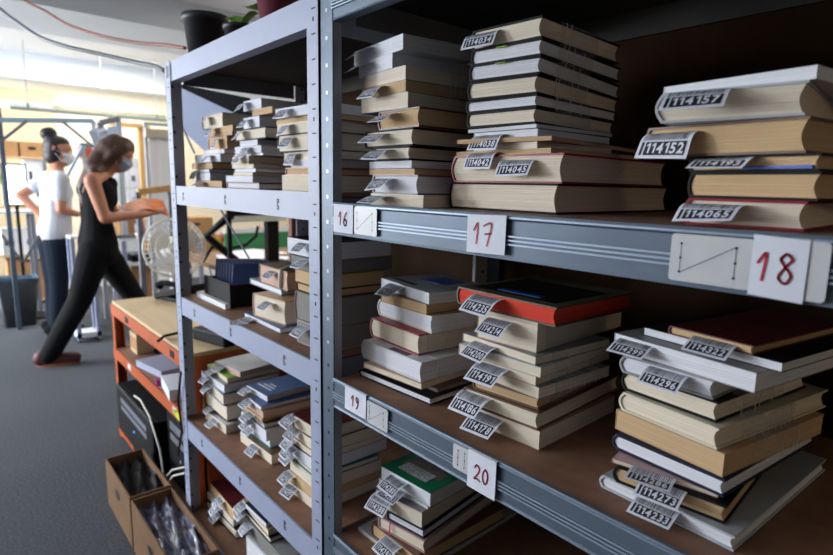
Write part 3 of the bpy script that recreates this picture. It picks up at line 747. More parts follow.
# ------------------------------------------------------------------ orange workbench at the end of the white rack
BY0, BY1, BX0, BX1 = .637, 1.22, -3.13, -1.985
ZT = ony(111, 303, BY0).z
bench = thing('workbench', 'orange steel workbench with pale plywood top at the end of the white rack', 'workbench', (0, 0, 0))
b = MB(); b.box(BX0+.004, BX1-.004, BY0+.004, BY1-.004, ZT-.004, ZT+.012, M_PLY); b.build('worktop', bench)
for xx in (BX0, BX1-.045):
    for yy in (BY0, BY1-.045):
        b = MB(); o_ = .004
        b.box(xx, xx+.045, yy, yy+o_, 0, ZT-.002, M_ORANGE); b.box(xx if xx == BX0 else xx+.041, xx+.004 if xx == BX0 else xx+.045, yy, yy+.045, 0, ZT-.002, M_ORANGE)
        b.box(xx, xx+.045, yy+.041, yy+.045, 0, ZT-.002, M_ORANGE); b.build('leg', bench)
zm, zl = ony(118, 350, BY0).z, .075
for z, nm in ((ZT, 'top_beam'), (zm, 'middle_beam'), (zl, 'lower_beam')):
    h = .055
    b = MB(); b.box(BX0, BX1, BY0-.003, BY0, z-h, z-.002, M_ORANGE); b.box(BX0, BX1, BY1, BY1+.003, z-h, z-.002, M_ORANGE)
    b.box(BX0-.003, BX0, BY0, BY1, z-h, z-.002, M_ORANGE); b.box(BX1, BX1+.003, BY0, BY1, z-h, z-.002, M_ORANGE)
    fb = b.build(nm, bench)
    for f in (.25, .83):
        xx = BX0+(BX1-BX0)*f; b = MB(); b.box(xx, xx+.05, BY0-.0045, BY0-.003, z-h*.75, z-h*.25, M_BLACK if nm != 'middle_beam' else M_WHITE); b.build('maker_plate', fb)
for z, m in ((zm, M_BOARD), (zl, M_BOARD)):
    b = MB(); b.box(BX0+.006, BX1-.006, BY0+.006, BY1-.006, z-.012, z-.001, m); b.build('shelf_board', bench)
b = MB(); b.box(BX1+.004, BX1+.007, BY0+.05, BY1, .05, ZT-.06, M_ORANGE); b.build('end_panel', bench)

# papers, folder and clutter on the bench's middle shelf
def sheet(name, label, cat, pts, z, m, group=None, th=.003):
    c = sum((Vector(p[:2]) for p in pts), Vector((0, 0)))/len(pts)
    b = MB(); P = [(p[0]-c.x, p[1]-c.y) for p in pts]
    b.face([(p[0], p[1], th) for p in P], m); b.face([(p[0], p[1], 0) for p in P][::-1], m)
    for i in range(len(P)):
        p, q = P[i], P[(i+1) % len(P)]; b.face([(p[0], p[1], 0), (q[0], q[1], 0), (q[0], q[1], th), (p[0], p[1], th)], m)
    o = b.build(name, None, (c.x, c.y, z)); return tag(o, label, cat, group)
def rect(cx, cy, w, l, a):
    a = math.radians(a); u = Vector((math.cos(a), math.sin(a))); v = Vector((-u.y, u.x)); c = Vector((cx, cy))
    return [c-u*w/2-v*l/2, c+u*w/2-v*l/2, c+u*w/2+v*l/2, c-u*w/2+v*l/2]
sheet('paper_stack', 'bluish paper stack lying on the middle shelf of the orange workbench', 'paper', rect(-2.62, .76, .24, .2, 10), zm, mat('bluish_paper', srgb(168, 172, 196), .7), th=.03)
sheet('dark_folder', 'dark folder under the papers on the middle shelf of the orange workbench', 'folder', rect(-2.86, .90, .16, .26, 4), zm, M_BLACK_MATTE, th=.02)
sheet('note_paper', 'white sheet sticking out of the middle shelf of the orange workbench', 'paper', rect(-2.28, .72, .2, .16, -8), zm, M_PAPER, th=.045)
sheet('purple_folder', 'purple folder edge on the middle shelf of the orange workbench', 'folder', rect(-2.41, .70, .03, .12, -8), zm, mat('purple_card', srgb(170, 40, 130), .5), th=.02)
b = MB(); y_ = BY0-.006
b.face([(0, 0, 0), (.07, 0, -.01), (.075, 0, .03), (.03, -.012, .035)], mat('yellow_note', srgb(214, 220, 60), .6)); b.face([(0, .001, 0), (.03, -.011, .035), (.075, .001, .03), (.07, .001, -.01)], mat('yellow_note', srgb(214, 220, 60), .6))
tag(b.build('sticky_note', None, (-2.16, y_, zm-.04)), 'yellow sticky note on the middle beam of the orange workbench', 'note')
b = MB(); b.box(-.06, .06, -.05, .05, 0, .1, M_PLY); b.box(-.05, .05, -.052, -.05, .02, .08, M_CARD)
tag(b.build('small_box', None, (-2.96, .74, zm)), 'small pale box at the far end of the bench middle shelf', 'box')

# black desk phone and adaptor on the bench
p = onz(180, 297, ZT+.012)
ph = thing('desk_phone', 'black desk phone on the far end of the workbench top', 'phone', (max(p.x, -2.99), min(p.y, 1.1), ZT+.0125), math.radians(20))
b = MB(); T = Matrix.Rotation(math.radians(-14), 4, 'Y'); b.box(-.09, .09, -.1, .1, 0, .035, M_BLACK, T @ Matrix.Translation((0, 0, .022))); b.box(-.088, .088, -.095, .095, 0, .02, M_BLACK); bevel(b.build('phone_base', ph), .006)
b = MB(); b.tube([(-.08, -.075, .07), (-.05, -.078, .088), (.05, -.078, .088), (.08, -.075, .06)], [.022, .015, .015, .022], M_BLACK_MATTE, 10); b.build('handset', ph)
b = MB()
for r_ in range(4):
    for c_ in range(3): b.box(-.045+r_*.026, -.03+r_*.026, 0+c_*.026, .016+c_*.026, .05-.006*r_, .0655-.006*r_, M_BLACK_MATTE)
b.build('keypad', ph)
p = onz(216, 342, ZT+.012)
ad = thing('power_adaptor', 'black power adaptor with cable on the near end of the workbench top', 'adaptor', (p.x, p.y, ZT+.0125), math.radians(15))
b = MB(); b.box(-.1, .1, -.035, .035, 0, .05, M_BLACK); bevel(b.build('adaptor_body', ad), .008)
b = MB(); b.tube([(-.1, 0, .03), (-.16, -.03, .02), (-.2, -.09, .008), (-.16, -.14, .006)], .006, M_BLACK); b.build('cable', ad)
p = onz(176, 330, ZT+.012)
b = MB(); b.lathe([(0, 0), (.055, 0), (.06, .015), (.05, .035), (.02, .042), (0, .042)], M_BLACK); b.tube([(.05, 0, .02), (.09, .02, .012), (.12, .03, .01)], .006, M_BLACK)
tag(b.build('tape_roll', None, (-2.3, .92, ZT+.0125)), 'round black roll beside the adaptor on the workbench', 'roll')

# computer towers and boxes under the bench
def tower(x0, x1, y0, y1, z0, z1, label, led):
    t = thing('computer_tower', label, 'computer', ((x0+x1)/2, (y0+y1)/2, z0)); w, l, h = (x1-x0)/2, (y1-y0)/2, z1-z0
    b = MB(); b.box(-w, w, -l+.02, l, 0.006, h, M_BLACK_MATTE); bevel(b.build('case', t), .004)
    b = MB(); b.box(-w, w, -l, -l+.019, .006, h, M_BLACK); bevel(b.build('front_panel', t), .008)
    b = MB(); b.box(-w*.7, w*.7, -l-.002, -l, h*.72, h*.82, M_GALV_DARK); b.box(-w*.7, w*.7, -l-.002, -l, h*.58, h*.66, M_GALV_DARK); b.build('drive_bay', t)
    b = MB(); b.lathe([(.007, 0), (.0001, .001)], mat('blue_led', (.1, .3, 1), .3, emit=(.1, .3, 1, led)) if led else M_GALV_LIGHT, n=10, T=Matrix.Translation((0, -l-.001, h*.4)) @ Matrix.Rotation(PI/2, 4, 'X')); b.build('power_button', t)
    b = MB()
    for sx in (-1, 1):
        for sy in (-.8, .8): b.box(sx*w*.8-.012, sx*w*.8+.012, sy*l-.012, sy*l+.012, 0, .006, M_BLACK)
    b.build('rubber_foot', t)
    return t
zb = zl
xa, xb = ony(119, 430, .612).x, ony(153, 440, .612).x
tower(xa, xb, .612, .96, zb, ony(152, 424, .612).z, 'black computer tower with blue power light under the orange workbench', 2)
tower(xb+.02, -2.06, .665, 1.08, zb, zm-.075, 'tallest black computer case, right of the lit tower under the workbench', 0)
def carton(x0, x1, y0, y1, z0, z1, label, hole=True, flaps=None, fill=None, group=None, name='cardboard_box', face='y', M_CARD=M_CARD):
    t = thing(name, label, 'box', ((x0+x1)/2, (y0+y1)/2, z0), 0, group); w, l, h = (x1-x0)/2, (y1-y0)/2, z1-z0; k = .005
    b = MB()
    b.box(-w, w, -l, l, 0, k, M_CARD); b.box(-w, w, -l, -l+k, k, h, M_CARD); b.box(-w, w, l-k, l, k, h, M_CARD); b.box(-w, -w+k, -l+k, l-k, k, h, M_CARD); b.box(w-k, w, -l+k, l-k, k, h, M_CARD)
    if flaps is None: b.box(-w, w, -l, l, h-.0001, h+k, M_CARD)
    b.build('box_body', t)
    if hole:
        b = MB(); n = 12
        if face == 'y': b.face([(.035*math.cos(2*PI*i/n), -l-.001, h*.62+.018*math.sin(2*PI*i/n)) for i in range(n)], M_SLOT)
        else: b.face([(w+.001, .04*math.cos(2*PI*i/n), h*.6+.018*math.sin(2*PI*i/n)) for i in range(n)], M_SLOT)
        b.build('hand_hole', t)
    if flaps:
        b = MB(); b.face([(-w, -l, h), (w, -l, h), (w, -l-.05, h-.07), (-w, -l-.05, h-.07)], M_CARD); b.face([(-w, -l, h), (-w, l, h), (-w-.05, l, h+.05), (-w-.05, -l, h+.05)], M_CARD); b.build('flap', t)
    if fill:
        rnd = random.Random(3); rows = []
        for i in range(19): rows.append([(-w+k+(2*w-2*k)*j/18, -l+k+(2*l-2*k)*i/18, h*.78+rnd.uniform(-.016, .016)+.012*math.sin(i*.9+j*.5)) for j in range(19)])
        b = MB(); b.grid(rows, fill, True); f = b.build('plastic_filling', t); 
    return t
M_CRUMPLE = mat('crumpled_plastic', srgb(110, 112, 134), .12, var=.5, scale=40, spec=1.0)
zt1 = .2
xb0, xb1 = onz(107, 458, zt1).x, onz(134, 498, zt1).x
carton(xb0, xb1-.01, .44, .585, 0, zt1, 'open brown cardboard box on the floor below the black towers', True, False, mat('dark_filling', srgb(24, 23, 25), .8), M_CARD=M_CARD_SHADED)
carton(xb1+.01, -1.6, .44, .582, 0, zt1, 'open cardboard box filled with crumpled clear plastic beside the rack', True, False, M_CRUMPLE, M_CARD=M_CARD_SHADED)
# ------------------------------------------------------------------ cables hanging across the room
def hanging(name, label, line, xa, xb, r, m):
    pts = []; n = len(line)
    for k, (px, py) in enumerate(line): pts.append(onx(px, py, xa+(xb-xa)*k/(n-1)))
    d = pts[0]-pts[1]; pts = [pts[0]+d*3+Vector((0, 0, .12)), pts[0]+d*1.4+Vector((0, 0, .03))]+pts
    out = []
    for k in range(len(pts)-1):
        p0, p1, p2, p3 = pts[max(k-1, 0)], pts[k], pts[k+1], pts[min(k+2, len(pts)-1)]
        for t in (0, .2, .4, .6, .8): out.append(.5*((2*p1)+(p2-p0)*t+(2*p0-5*p1+4*p2-p3)*t*t+(3*p1-p0-3*p2+p3)*t**3))
    out.append(pts[-1]); b = MB(); b.tube(out, r, m); return tag(b.build(name), label, 'cable')
hanging('grey_cable', 'grey cable hanging from the ceiling to the white rack top corner', [(0, 9), (20, 24), (40, 37), (65, 46), (100, 54), (135, 62), (155, 66), (164.5, 71)], -3.2, XL-.04, .0075, mat('grey_rubber', srgb(96, 104, 112), .5))
hanging('red_cable', 'thin red brown cable hanging across the ceiling beams', [(24, 0), (45, 11), (65, 23), (85, 31), (110, 38), (140, 43), (165, 45), (185, 48)], -3.2, -2.04, .006, mat('red_rubber', srgb(134, 58, 42), .5))
# white cables by the towers
b = MB(); b.tube([Vector(p) for p in ((-2.62, .600, zl+.31), (-2.5, .596, zl+.33), (-2.36, .594, zl+.30), (-2.24, .594, zl+.2), (-2.2, .594, zl+.08), (-2.28, .596, zl+.02))], .0035, M_WHITE_PL)
tag(b.build('white_cable'), 'white cable looping in front of the black computer towers', 'cable')
b = MB(); pp = [ony(185, 467, .602), ony(172, 470, .602), ony(160, 485, .60), ony(151, 512, .594), ony(160, 495, .597), ony(173, 476, .60), ony(185, 473, .602)]
b.tube(pp, .0035, M_WHITE_PL); tag(b.build('white_cable'), 'white doubled cable hanging above the box of crumpled plastic', 'cable')
b = MB(); pp = [ony(181, 372, .585), ony(178, 400, .585), ony(182, 430, .59), ony(178, 455, .6)]
b.tube(pp, .004, M_BLACK); tag(b.build('black_cable'), 'black cable hanging down in front of the orange bench beams', 'cable')

# ------------------------------------------------------------------ plants on top of the white rack
ZP = LZ[0]
M_SOIL = mat('dark_soil', srgb(44, 34, 28), .95)
M_LEAF = mat('leaf_green', srgb(116, 168, 52), .5, var=.25, scale=8)
def pot(name, label, cx, cy, r0, r1, h, m, leaves, rim=True):
    t = thing(name, label, 'plant', (cx, cy, ZP))
    b = MB(); prof = [(0, 0), (r0, 0), (r1*.97, h*.84), (r1*1.05, h*.85), (r1*1.07, h), (r1*.95, h), (r1*.9, h*.86), (r0*.9, .01)] if rim else [(0, 0), (r0, 0), (r1, h), (r1*.93, h), (r0*.9, .01)]
    b.lathe(prof, m, n=28); b.build('pot', t)
    b = MB(); b.lathe([(r1*.9, h*.84), (0, h*.86)], M_SOIL); b.build('soil', t)
    rnd = random.Random(int(abs(cx)*1000))
    for (az, rise, reach, wd) in leaves:
        b = MB(); rows = []; az = math.radians(az); u = Vector((math.cos(az), math.sin(az), 0)); v = Vector((-u.y, u.x, 0))
        for k in range(9):
            s = k/8; p = Vector((0, 0, h*.8))+u*reach*s+Vector((0, 0, rise*math.sin(s*PI*.72))); w = wd*math.sin(PI*min(1, .12+s*.88))**.8*(.55 if s < .15 else 1)
            rows.append([p-v*w+Vector((0, 0, .15*w)), p, p+v*w+Vector((0, 0, .15*w))])
        b.grid(rows, M_LEAF, True); b.build('leaf', t)
    return t
M_POT = mat('black_pot', srgb(30, 32, 42), .5)
p = ony(206, 30, .70); pot('potted_plant', 'black plastic plant pot at the left end of the white rack top', p.x, .70, .052, .068, ony(206, 20, .70).z-ZP+.01, M_POT, [])
p = ony(239, 28, .72); pot('potted_plant', 'small dark pot with one bent green leaf on the white rack top', p.x, .72, .032, .043, ony(239, 26, .72).z-ZP, M_POT, [(150, .06, .10, .022), (40, .05, .08, .02), (-70, .03, .05, .012)])
p = ony(285, 8, .78); pot('potted_plant', 'burgundy pot with trailing green leaves on the white rack top', p.x, .78, .055, .085, .20, mat('burgundy_pot', srgb(112, 40, 62), .5),
    [(185, .08, .16, .03), (200, .12, .12, .028), (170, .02, .14, .03), (215, -.05, .13, .03), (160, .15, .1, .025), (190, -.10, .12, .03), (90, .2, .12, .03), (20, .2, .12, .03)])

# ------------------------------------------------------------------ blue file tray on the white rack's third shelf
z3 = LZ[2]
q0 = ony(204, 291, .662); q1 = ony(250, 316, .662)
ang = 0.0; L_ = min(q1.x-q0.x, .215)
ft = thing('file_tray', 'black tray of slanting dark blue card dividers on the third white shelf', 'tray', (q0.x, .664, z3), ang)
b = MB(); b.box(0, L_, 0, .2, .0, .008, M_BLACK); b.box(0, L_, 0, .006, .008, .075, M_BLACK); b.box(0, L_, .194, .2, .008, .05, M_BLACK); b.box(0, .006, .006, .194, .008, .07, M_BLACK); b.box(L_-.006, L_, .006, .194, .008, .07, M_BLACK); b.build('tray', ft)
b = MB(); b.box(-.02, L_+.01, -.02, -.004, 0, .016, M_WHITE); b.build('white_edge', ft)
M_BLUE = mat('dark_blue_plastic', srgb(46, 66, 120), .4, var=.2, scale=14)
for k in range(7):
    x0 = -.02+k*(L_-.075)/6; b = MB()
    T = Matrix.Translation((x0+.03, .03, .012)) @ Matrix.Rotation(math.radians(-34), 4, 'Z') @ Matrix.Rotation(math.radians(-20), 4, 'Y')
    b.box(0, .011, 0, .15, 0, .118, M_BLUE, T); bevel(b.build('divider', ft), .004)
b = MB(); b.tube([(-.002, .03, .06), (-.03, .03, .09), (-.035, .1, .1), (-.03, .17, .09), (-.002, .17, .06)], .003, M_GALV_LIGHT, 6); b.build('wire_handle', ft)
sm_ = slip_mesh('114130', .05, .038, .02, 0); o = sm_.build('barcode_slip', None, tuple(onz(236, 321, z3+.002)+Vector((0, .02, 0))), math.radians(-20))
tag(o, 'loose white barcode slip lying on the third white shelf by the file tray', 'slip')

# ------------------------------------------------------------------ tilted grey panel and monitor seen through the white rack
M_PANEL = mat('blue_grey_panel', srgb(172, 180, 208), .5)
tp = thing('tilted_screen', 'large tilted blue grey screen back behind the upper white shelf', 'screen', (0, 0, 0))
XP = -2.6
quad = [onx(171, 120, XP-.3), onx(179, 87, XP-.32), onx(262, 126, XP+.15), onx(236, 180, XP+.15)]
b = MB(); nrm = (quad[1]-quad[0]).cross(quad[3]-quad[0]).normalized(); nrm = nrm if nrm.x > 0 else -nrm
b.face(quad, M_PANEL); b.face([q-nrm*.03 for q in quad][::-1], M_BLACK)
for i in range(4): b.face([quad[i], quad[i]-nrm*.03, quad[(i+1) % 4]-nrm*.03, quad[(i+1) % 4]], M_PANEL)
b.build('screen_back', tp)
tq = [quad[1]+nrm*.003, quad[1]+Vector((.0, .02, .012))+nrm*.003, onx(250, 98, XP+.12), quad[2]+nrm*.003]
b = MB(); b.face(tq, M_BLACK_MATTE); b.face([q-nrm*.02 for q in tq][::-1], M_BLACK_MATTE); b.build('dark_hood', tp)
c_ = (quad[0]+quad[1]+quad[2]+quad[3])/4-nrm*.035
cx_, cy_ = c_.x-.12, 1.14; b = MB(); b.tube([c_, Vector((cx_, cy_, c_.z-.15)), Vector((cx_, cy_, ZT+.03))], [.012, .012, .014], M_BLACK); b.box(cx_-.07, cx_+.07, cy_-.06, cy_+.06, ZT+.0125, ZT+.03, M_BLACK); b.build('stand', tp)

# desk with monitor, cables and papers behind the rack
ZD = .72
tb0 = onz(203, 266, ZD)
dk = thing('desk', 'brown topped desk with papers seen under the top white shelf', 'desk', (-4.15, 2.15, 0))
b = MB(); b.box(-.75, .75, -.62, .8, ZD-.03, ZD, mat('brown_desk', srgb(132, 94, 62), .5, var=.1, scale=6)); b.build('desk_top', dk)
for sx in (-.7, .66):
    for sy in (-.58, .72):
        b = MB(); b.box(sx, sx+.04, sy, sy+.04, 0, ZD-.03, M_GALV_DARK); b.build('leg', dk)
for k, (px, py, w, l, a_, lb) in enumerate(((250, 251, .46, .36, 20, 'white paper sheet nearest the monitor foot on the brown desk'), (237, 257, .34, .3, -15, 'white paper sheet at the back of the brown desk'), (266, 259, .40, .30, 35, 'white paper sheet at the front edge of the brown desk'))):
    p = onz(px, py, ZD+.003); p.x = min(max(p.x, -4.65), -3.6); p.y = min(max(p.y, 1.75), 2.7)
    sheet('paper_sheet', lb, 'paper', rect(p.x, p.y, w, l, a_), ZD+.0005+.0035*k, M_PAPER)
pm_ = onx(255, 215, -4.0)
mo = thing('monitor', 'black monitor on a thick black foot behind the top white shelf', 'monitor', (-4.0, onx(272, 240, -4.0).y, ZD+.0005), math.radians(8))
zm0 = onx(255, 221, -4.0).z-ZD
yl, yr = onx(222, 212, -4.0).y-mo.location.y, onx(283, 222, -4.0).y-mo.location.y
b = MB(); b.box(.02, .05, yl, yr, zm0, zm0+.36, M_BLACK); b.box(.05, .054, yl+.015, yr-.015, zm0+.03, zm0+.345, M_BLACK_MATTE); b.build('screen', mo)
b = MB(); b.box(.05, .056, yl, yr, zm0, zm0+.045, mat('pale_green_bezel', srgb(236, 246, 238), .4)); b.build('bezel', mo)
b = MB(); b.box(-.03, .02, -.05, .05, .02, zm0+.12, M_BLACK); b.build('stand', mo)
b = MB(); b.box(-.12, .12, -.1, .1, 0, .02, M_BLACK); b.build('foot', mo)
p0 = onx(206, 248, -3.9); p1 = onx(228, 222, -3.95)
ar = thing('clamp_stand', 'bent black clamp stand beside the monitor seen under the top white shelf', 'arm', (p0.x+.15, max(p0.y, 1.60), ZD))
o0 = Vector(ar.location)
b = MB(); b.lathe([(0, 0), (.07, 0), (.07, .03), (.03, .05), (0, .05)], M_BLACK); b.build('clamp', ar)
b = MB(); e1 = onx(206, 236, -3.72)-o0; e2 = onx(230, 216, -3.72)-o0; b.tube([(0, 0, .04), e1, e2, e2+Vector((0, .05, .1))], [.028, .03, .03, .022], M_BLACK); b.build('arm_tube', ar)
pp = [onx(258, 226, -3.85), onx(256, 236, -3.85), onx(246, 245, -3.85), onx(228, 249, -3.85), onx(212, 247, -3.85), onx(203, 262, -3.85)]
b = MB(); b.tube(pp, .011, M_BLACK); tag(b.build('black_cable'), 'thick black cable curving from the monitor across the brown desk', 'cable')
# brown wooden upright and shelf with books further behind
bx = onx(290, 240, -2.9)
b = MB(); b.box(-.02, .02, -.02, .02, 0, 1.75, mat('brown_wood', srgb(110, 62, 40), .55, var=.2, scale=5, stretch=(3, 3, .3))); b.box(-.025, .025, -.12, .25, 1.72, 1.75, mat('brown_wood', (0, 0, 0)))
tag(b.build('wooden_stand', None, (bx.x, bx.y+.02, 0)), 'brown wooden upright stand behind the stack beside the post', 'stand')

# green board and cardboard boxes standing against the far side
XG = -6.6
g0, g1 = onx(233, 247, XG), onx(270, 232, XG)
gt = thing('green_board', 'green board standing beyond the desk behind the white rack', 'board', (XG, (g0.y+g1.y)/2, 0))
b = MB(); b.box(-.02, 0, g0.y-gt.location.y-.1, g1.y-gt.location.y+.4, g0.z-.05, g1.z, mat('green_baize', srgb(64, 140, 92), .8)); b.build('green_panel', gt)
b = MB(); b.box(-.03, .01, g0.y-gt.location.y-.1, g1.y-gt.location.y+.4, g1.z, g1.z+.06, M_WHITE); b.build('white_rail', gt)
b = MB()
for yy in (g0.y-gt.location.y, g1.y-gt.location.y+.3): b.box(-.02, .02, yy, yy+.04, 0, g0.z-.05, M_GALV_DARK)
b.build('leg', gt)
def shelf_table(name, label, cat, x0, x1, y0, y1, zs, m, leg=M_WHITE_STEEL, lw=.035, th=.025):
    t = thing(name, label, cat, ((x0+x1)/2, (y0+y1)/2, 0)); w, l = (x1-x0)/2, (y1-y0)/2
    for i, z in enumerate(zs):
        b = MB(); b.box(-w, w, -l, l, z-th, z, m); b.build('table_top' if i == len(zs)-1 else 'shelf_board', t)
    H = zs[-1]-th
    for sx in (-w, w-lw):
        for sy in (-l, l-lw): b = MB(); b.box(sx, sx+lw, sy, sy+lw, 0, H, leg); b.build('leg', t)
    return t
# table of cardboard boxes with handle holes, right of the fan
XS = -6.75
c0, c1 = onx(186, 252, XS), onx(222, 252, XS)
ZS = onx(200, 256, XS).z
shelf_table('side_table', 'pale table carrying cardboard boxes beyond the fan', 'table', XS-.35, XS+.05, c0.y-.1, c1.y+.35, [ZS], M_PLY)
h1 = onx(200, 234, XS).z
carton(XS-.3, XS, c0.y, c0.y+.36, ZS+.001, h1, 'lower cardboard box with hand hole on the pale table', face='x', group='cardboard boxes on the pale table')
carton(XS-.3, XS, c0.y-.04, c0.y+.33, h1+.008, h1+.19, 'upper cardboard box with hand hole on the pale table', face='x', group='cardboard boxes on the pale table')
for k, cc_ in enumerate(((216, 196, 50), (200, 60, 50), (70, 110, 180))):
    b = MB(); b.box(-.1, .1, 0, .05, 0, .2+.02*k, mat('binder_%d' % k, srgb(*cc_), .5)); b.box(.1, .101, .012, .038, .08, .15, M_PAPER)
    tag(b.build('ring_binder', None, (XS-.15, c0.y+.40+.056*k, ZS+.001)), '%s ring binder upright beside the cardboard boxes on the pale table' % ('yellow', 'red', 'blue')[k], 'binder', 'ring binders')

# ------------------------------------------------------------------ fan
fc = onx(175, 248, -3.55); R_ = .178
fan = thing('pedestal_fan', 'white pedestal fan with round wire cage behind the workbench', 'fan', (fc.x, fc.y, 0))
dirc = Vector((-fc.x, -fc.y, 0)).normalized(); dirc = (dirc+Vector((.0, .12, .1))).normalized()
ux = Vector((0, 0, 1)).cross(dirc).normalized(); uz = dirc.cross(ux)
TF = Matrix(((ux.x, uz.x, dirc.x, 0), (ux.y, uz.y, dirc.y, 0), (ux.z, uz.z, dirc.z, fc.z), (0, 0, 0, 1)))
M_FAN = mat('fan_white', srgb(232, 230, 222), .4)
b = MB()
for zz, rr in ((.05, .35), (.052, .62), (.045, .85), (0, 1), (-.05, .96), (-.07, .6)):
    b.tube([TF @ Vector((R_*rr*math.cos(2*PI*k/36), R_*rr*math.sin(2*PI*k/36), zz)) for k in range(36)], .003 if rr < 1 else .006, M_FAN, 5, closed=True)
for k in range(36):
    a_ = 2*PI*k/36; c_, s_ = math.cos(a_), math.sin(a_)
    b.tube([TF @ Vector((R_*r_*c_, R_*r_*s_, z_)) for r_, z_ in ((.2, .048), (.5, .055), (.8, .047), (1, 0), (.95, -.05), (.6, -.07), (.25, -.07))], .0013, M_FAN, 4)
b.build('wire_cage', fan)
for k in range(3):
    b = MB(); a0 = 2*PI*k/3+.5; rows = []
    for i in range(7):
        r_ = .035+(R_*.86-.035)*i/6; wv = .16+.5*math.sin(PI*min(1, .15+i/7))
        rows.append([TF @ Vector((r_*math.cos(a0+wv*(j/4-.5)*2), r_*math.sin(a0+wv*(j/4-.5)*2), .03*(j/4-.5))) for j in range(5)])
    b.grid(rows, M_FAN, True); b.build('blade', fan)
b = MB(); b.lathe([(0, .055), (.035, .05), (.04, .02), (.045, -.02), (.07, -.07), (.07, -.15), (.05, -.19), (0, -.2)], M_FAN, n=20, T=TF); b.build('motor_housing', fan)
b = MB(); back = TF @ Vector((0, 0, -.13)); b.tube([back, (back.x, back.y, back.z-.12), (back.x, back.y, .05)], [.03, .022, .022], M_FAN, 10)
b.lathe([(0, 0), (.19, 0), (.19, .02), (.05, .05), (0, .05)], M_FAN, (back.x, back.y, 0)); b.build('stand', fan)

# ------------------------------------------------------------------ white cart and table beyond the woman
p0, p1 = onz(77, 342, 0), onz(108, 349, 0)
XS = -6.75
ct = thing('white_cart', 'white metal frame cart with a low white deck behind the walking woman', 'cart', (p0.x, (p0.y+p1.y)/2, 0))
x_a, x_b = -.12, .06; ya, yb = p0.y-ct.location.y, p1.y-ct.location.y
HC = onx(80, 238, p0.x).z
b = MB(); b.box(x_a, x_b, ya, yb+.02, .04, .08, M_WHITE); b.build('deck', ct)
for xx in (x_a, x_b-.03):
    for yy in (ya, yb-.01): b = MB(); b.box(xx, xx+.03, yy, yy+.03, .02, HC, M_WHITE_STEEL); b.build('post', ct)
b = MB(); b.box(x_a, x_b, ya, yb+.02, HC, HC+.02, M_WHITE); b.build('top_frame', ct)
for xx in (x_a+.02, x_b-.03):
    for yy in (ya+.02, yb): b = MB(); b.lathe([(0, -.012), (.02, -.012), (.02, .012), (0, .012)], M_BLACK, n=12, T=Matrix.Translation((xx, yy, .02)) @ Matrix.Rotation(PI/2, 4, 'X')); b.build('wheel', ct)
q0, q1 = onx(122, 240, -5.6), onx(176, 236, -5.6)
zt_, zt2 = onx(140, 238, -5.6).z, onx(140, 263, -5.6).z
shelf_table('packing_table', 'white two tier packing table between the woman and the fan', 'table', -6.1, -5.6, q0.y, q1.y+.25, [.12, zt2, zt_], M_WHITE)
b = MB(); b.box(-.12, .12, -.14, .14, 0, .06, M_BLACK_MATTE); b.box(-.1, .1, -.12, .12, .06, .075, M_GALV_DARK)
p = onx(140, 250, -5.95); tag(b.build('black_tray', None, (-5.8, p.y, zt2+.001)), 'flat black device on the middle shelf of the white packing table', 'tray')
carton(-5.98, -5.68, onx(131, 280, -5.65).y+.02, onx(158, 280, -5.65).y, .121, onx(140, 266, -5.65).z, 'brown cardboard box on the bottom shelf of the packing table', hole=False)
# cluster of white papers and bottles on the packing table
carton(-5.98, -5.74, onx(122, 225, -5.68).y, onx(136, 225, -5.68).y, zt_+.001, onx(128, 206, -5.68).z, 'brown cardboard box standing on top of the packing table', hole=False)
for k, (px, py0, py1, cc_) in enumerate(((141, 238, 214, (200, 60, 60)), (147, 238, 218, (230, 230, 226)), (156, 238, 208, (206, 210, 220)))):
    z1 = onx(px, py1, -5.7).z-zt_; y_ = onx(px, 230, -5.7).y
    t = thing('bottle', '%s bottle on top of the white packing table' % ('red', 'short white', 'tall pale')[k], 'bottle', (-5.7, y_, zt_+.0005))
    b = MB(); b.lathe([(0, 0), (.024, 0), (.026, .02), (.026, z1*.65), (.014, z1*.8), (.014, z1*.92), (0, z1*.92)], mat('bottle_%d' % k, srgb(*cc_), .3)); b.build('bottle_body', t)
    b = MB(); b.lathe([(.017, z1*.9), (.017, z1), (0, z1)], M_WHITE_PL); b.build('cap', t)

# pinned white sheets on a pale board, wooden post and tall whiteboard
bd = thing('notice_board', 'pale board covered with white sheets behind the walking woman', 'board', (0, 0, 0))
n0, n1 = onx(122, 232, -6.9), onx(148, 166, -6.9)
b = MB(); b.box(-6.95, -6.9, n0.y-.05, n1.y+.05, .02, n1.z+.08, mat('pale_blue_board', srgb(206, 214, 222), .6)); b.build('board_panel', bd)
rnd = random.Random(5)
for k in range(9):
    yy = n0.y+(n1.y-n0.y)*((k % 3)+.1)/3.0; zz = n0.z+(n1.z-n0.z)*((k//3)+.1)/3.1; w_ = (n1.y-n0.y)/3.4; h_ = (n1.z-n0.z)/3.5
    b = MB(); b.box(-6.899, -6.896, yy, yy+w_, zz, zz+h_, M_PAPER)
    b.box(-6.896, -6.895, yy+w_*.15, yy+w_*rnd.uniform(.4, .8), zz+h_*.3, zz+h_*rnd.uniform(.45, .7), M_GALV_DARK if k % 2 else mat('pale_blue_print', srgb(150, 176, 214), .6)); b.build('pinned_sheet', bd)
w0, w1 = onx(138, 190, -6.7), onx(141, 128, -6.7)
b = MB(); b.box(-.03, .03, -.035, .035, 0, w1.z, mat('pale_wood', srgb(190, 150, 96), .6, var=.12, scale=5, stretch=(4, 4, .4))); b.box(-.05, .05, -.3, .08, w1.z, w1.z+.04, mat('pale_wood', (0, 0, 0)))
tag(b.build('wooden_post', None, (-6.7, w1.y, 0)), 'pale wooden post with short crosspiece behind the walking woman', 'post')
w0, w1 = onx(153, 204, -5.2), onx(171, 127, -5.2)
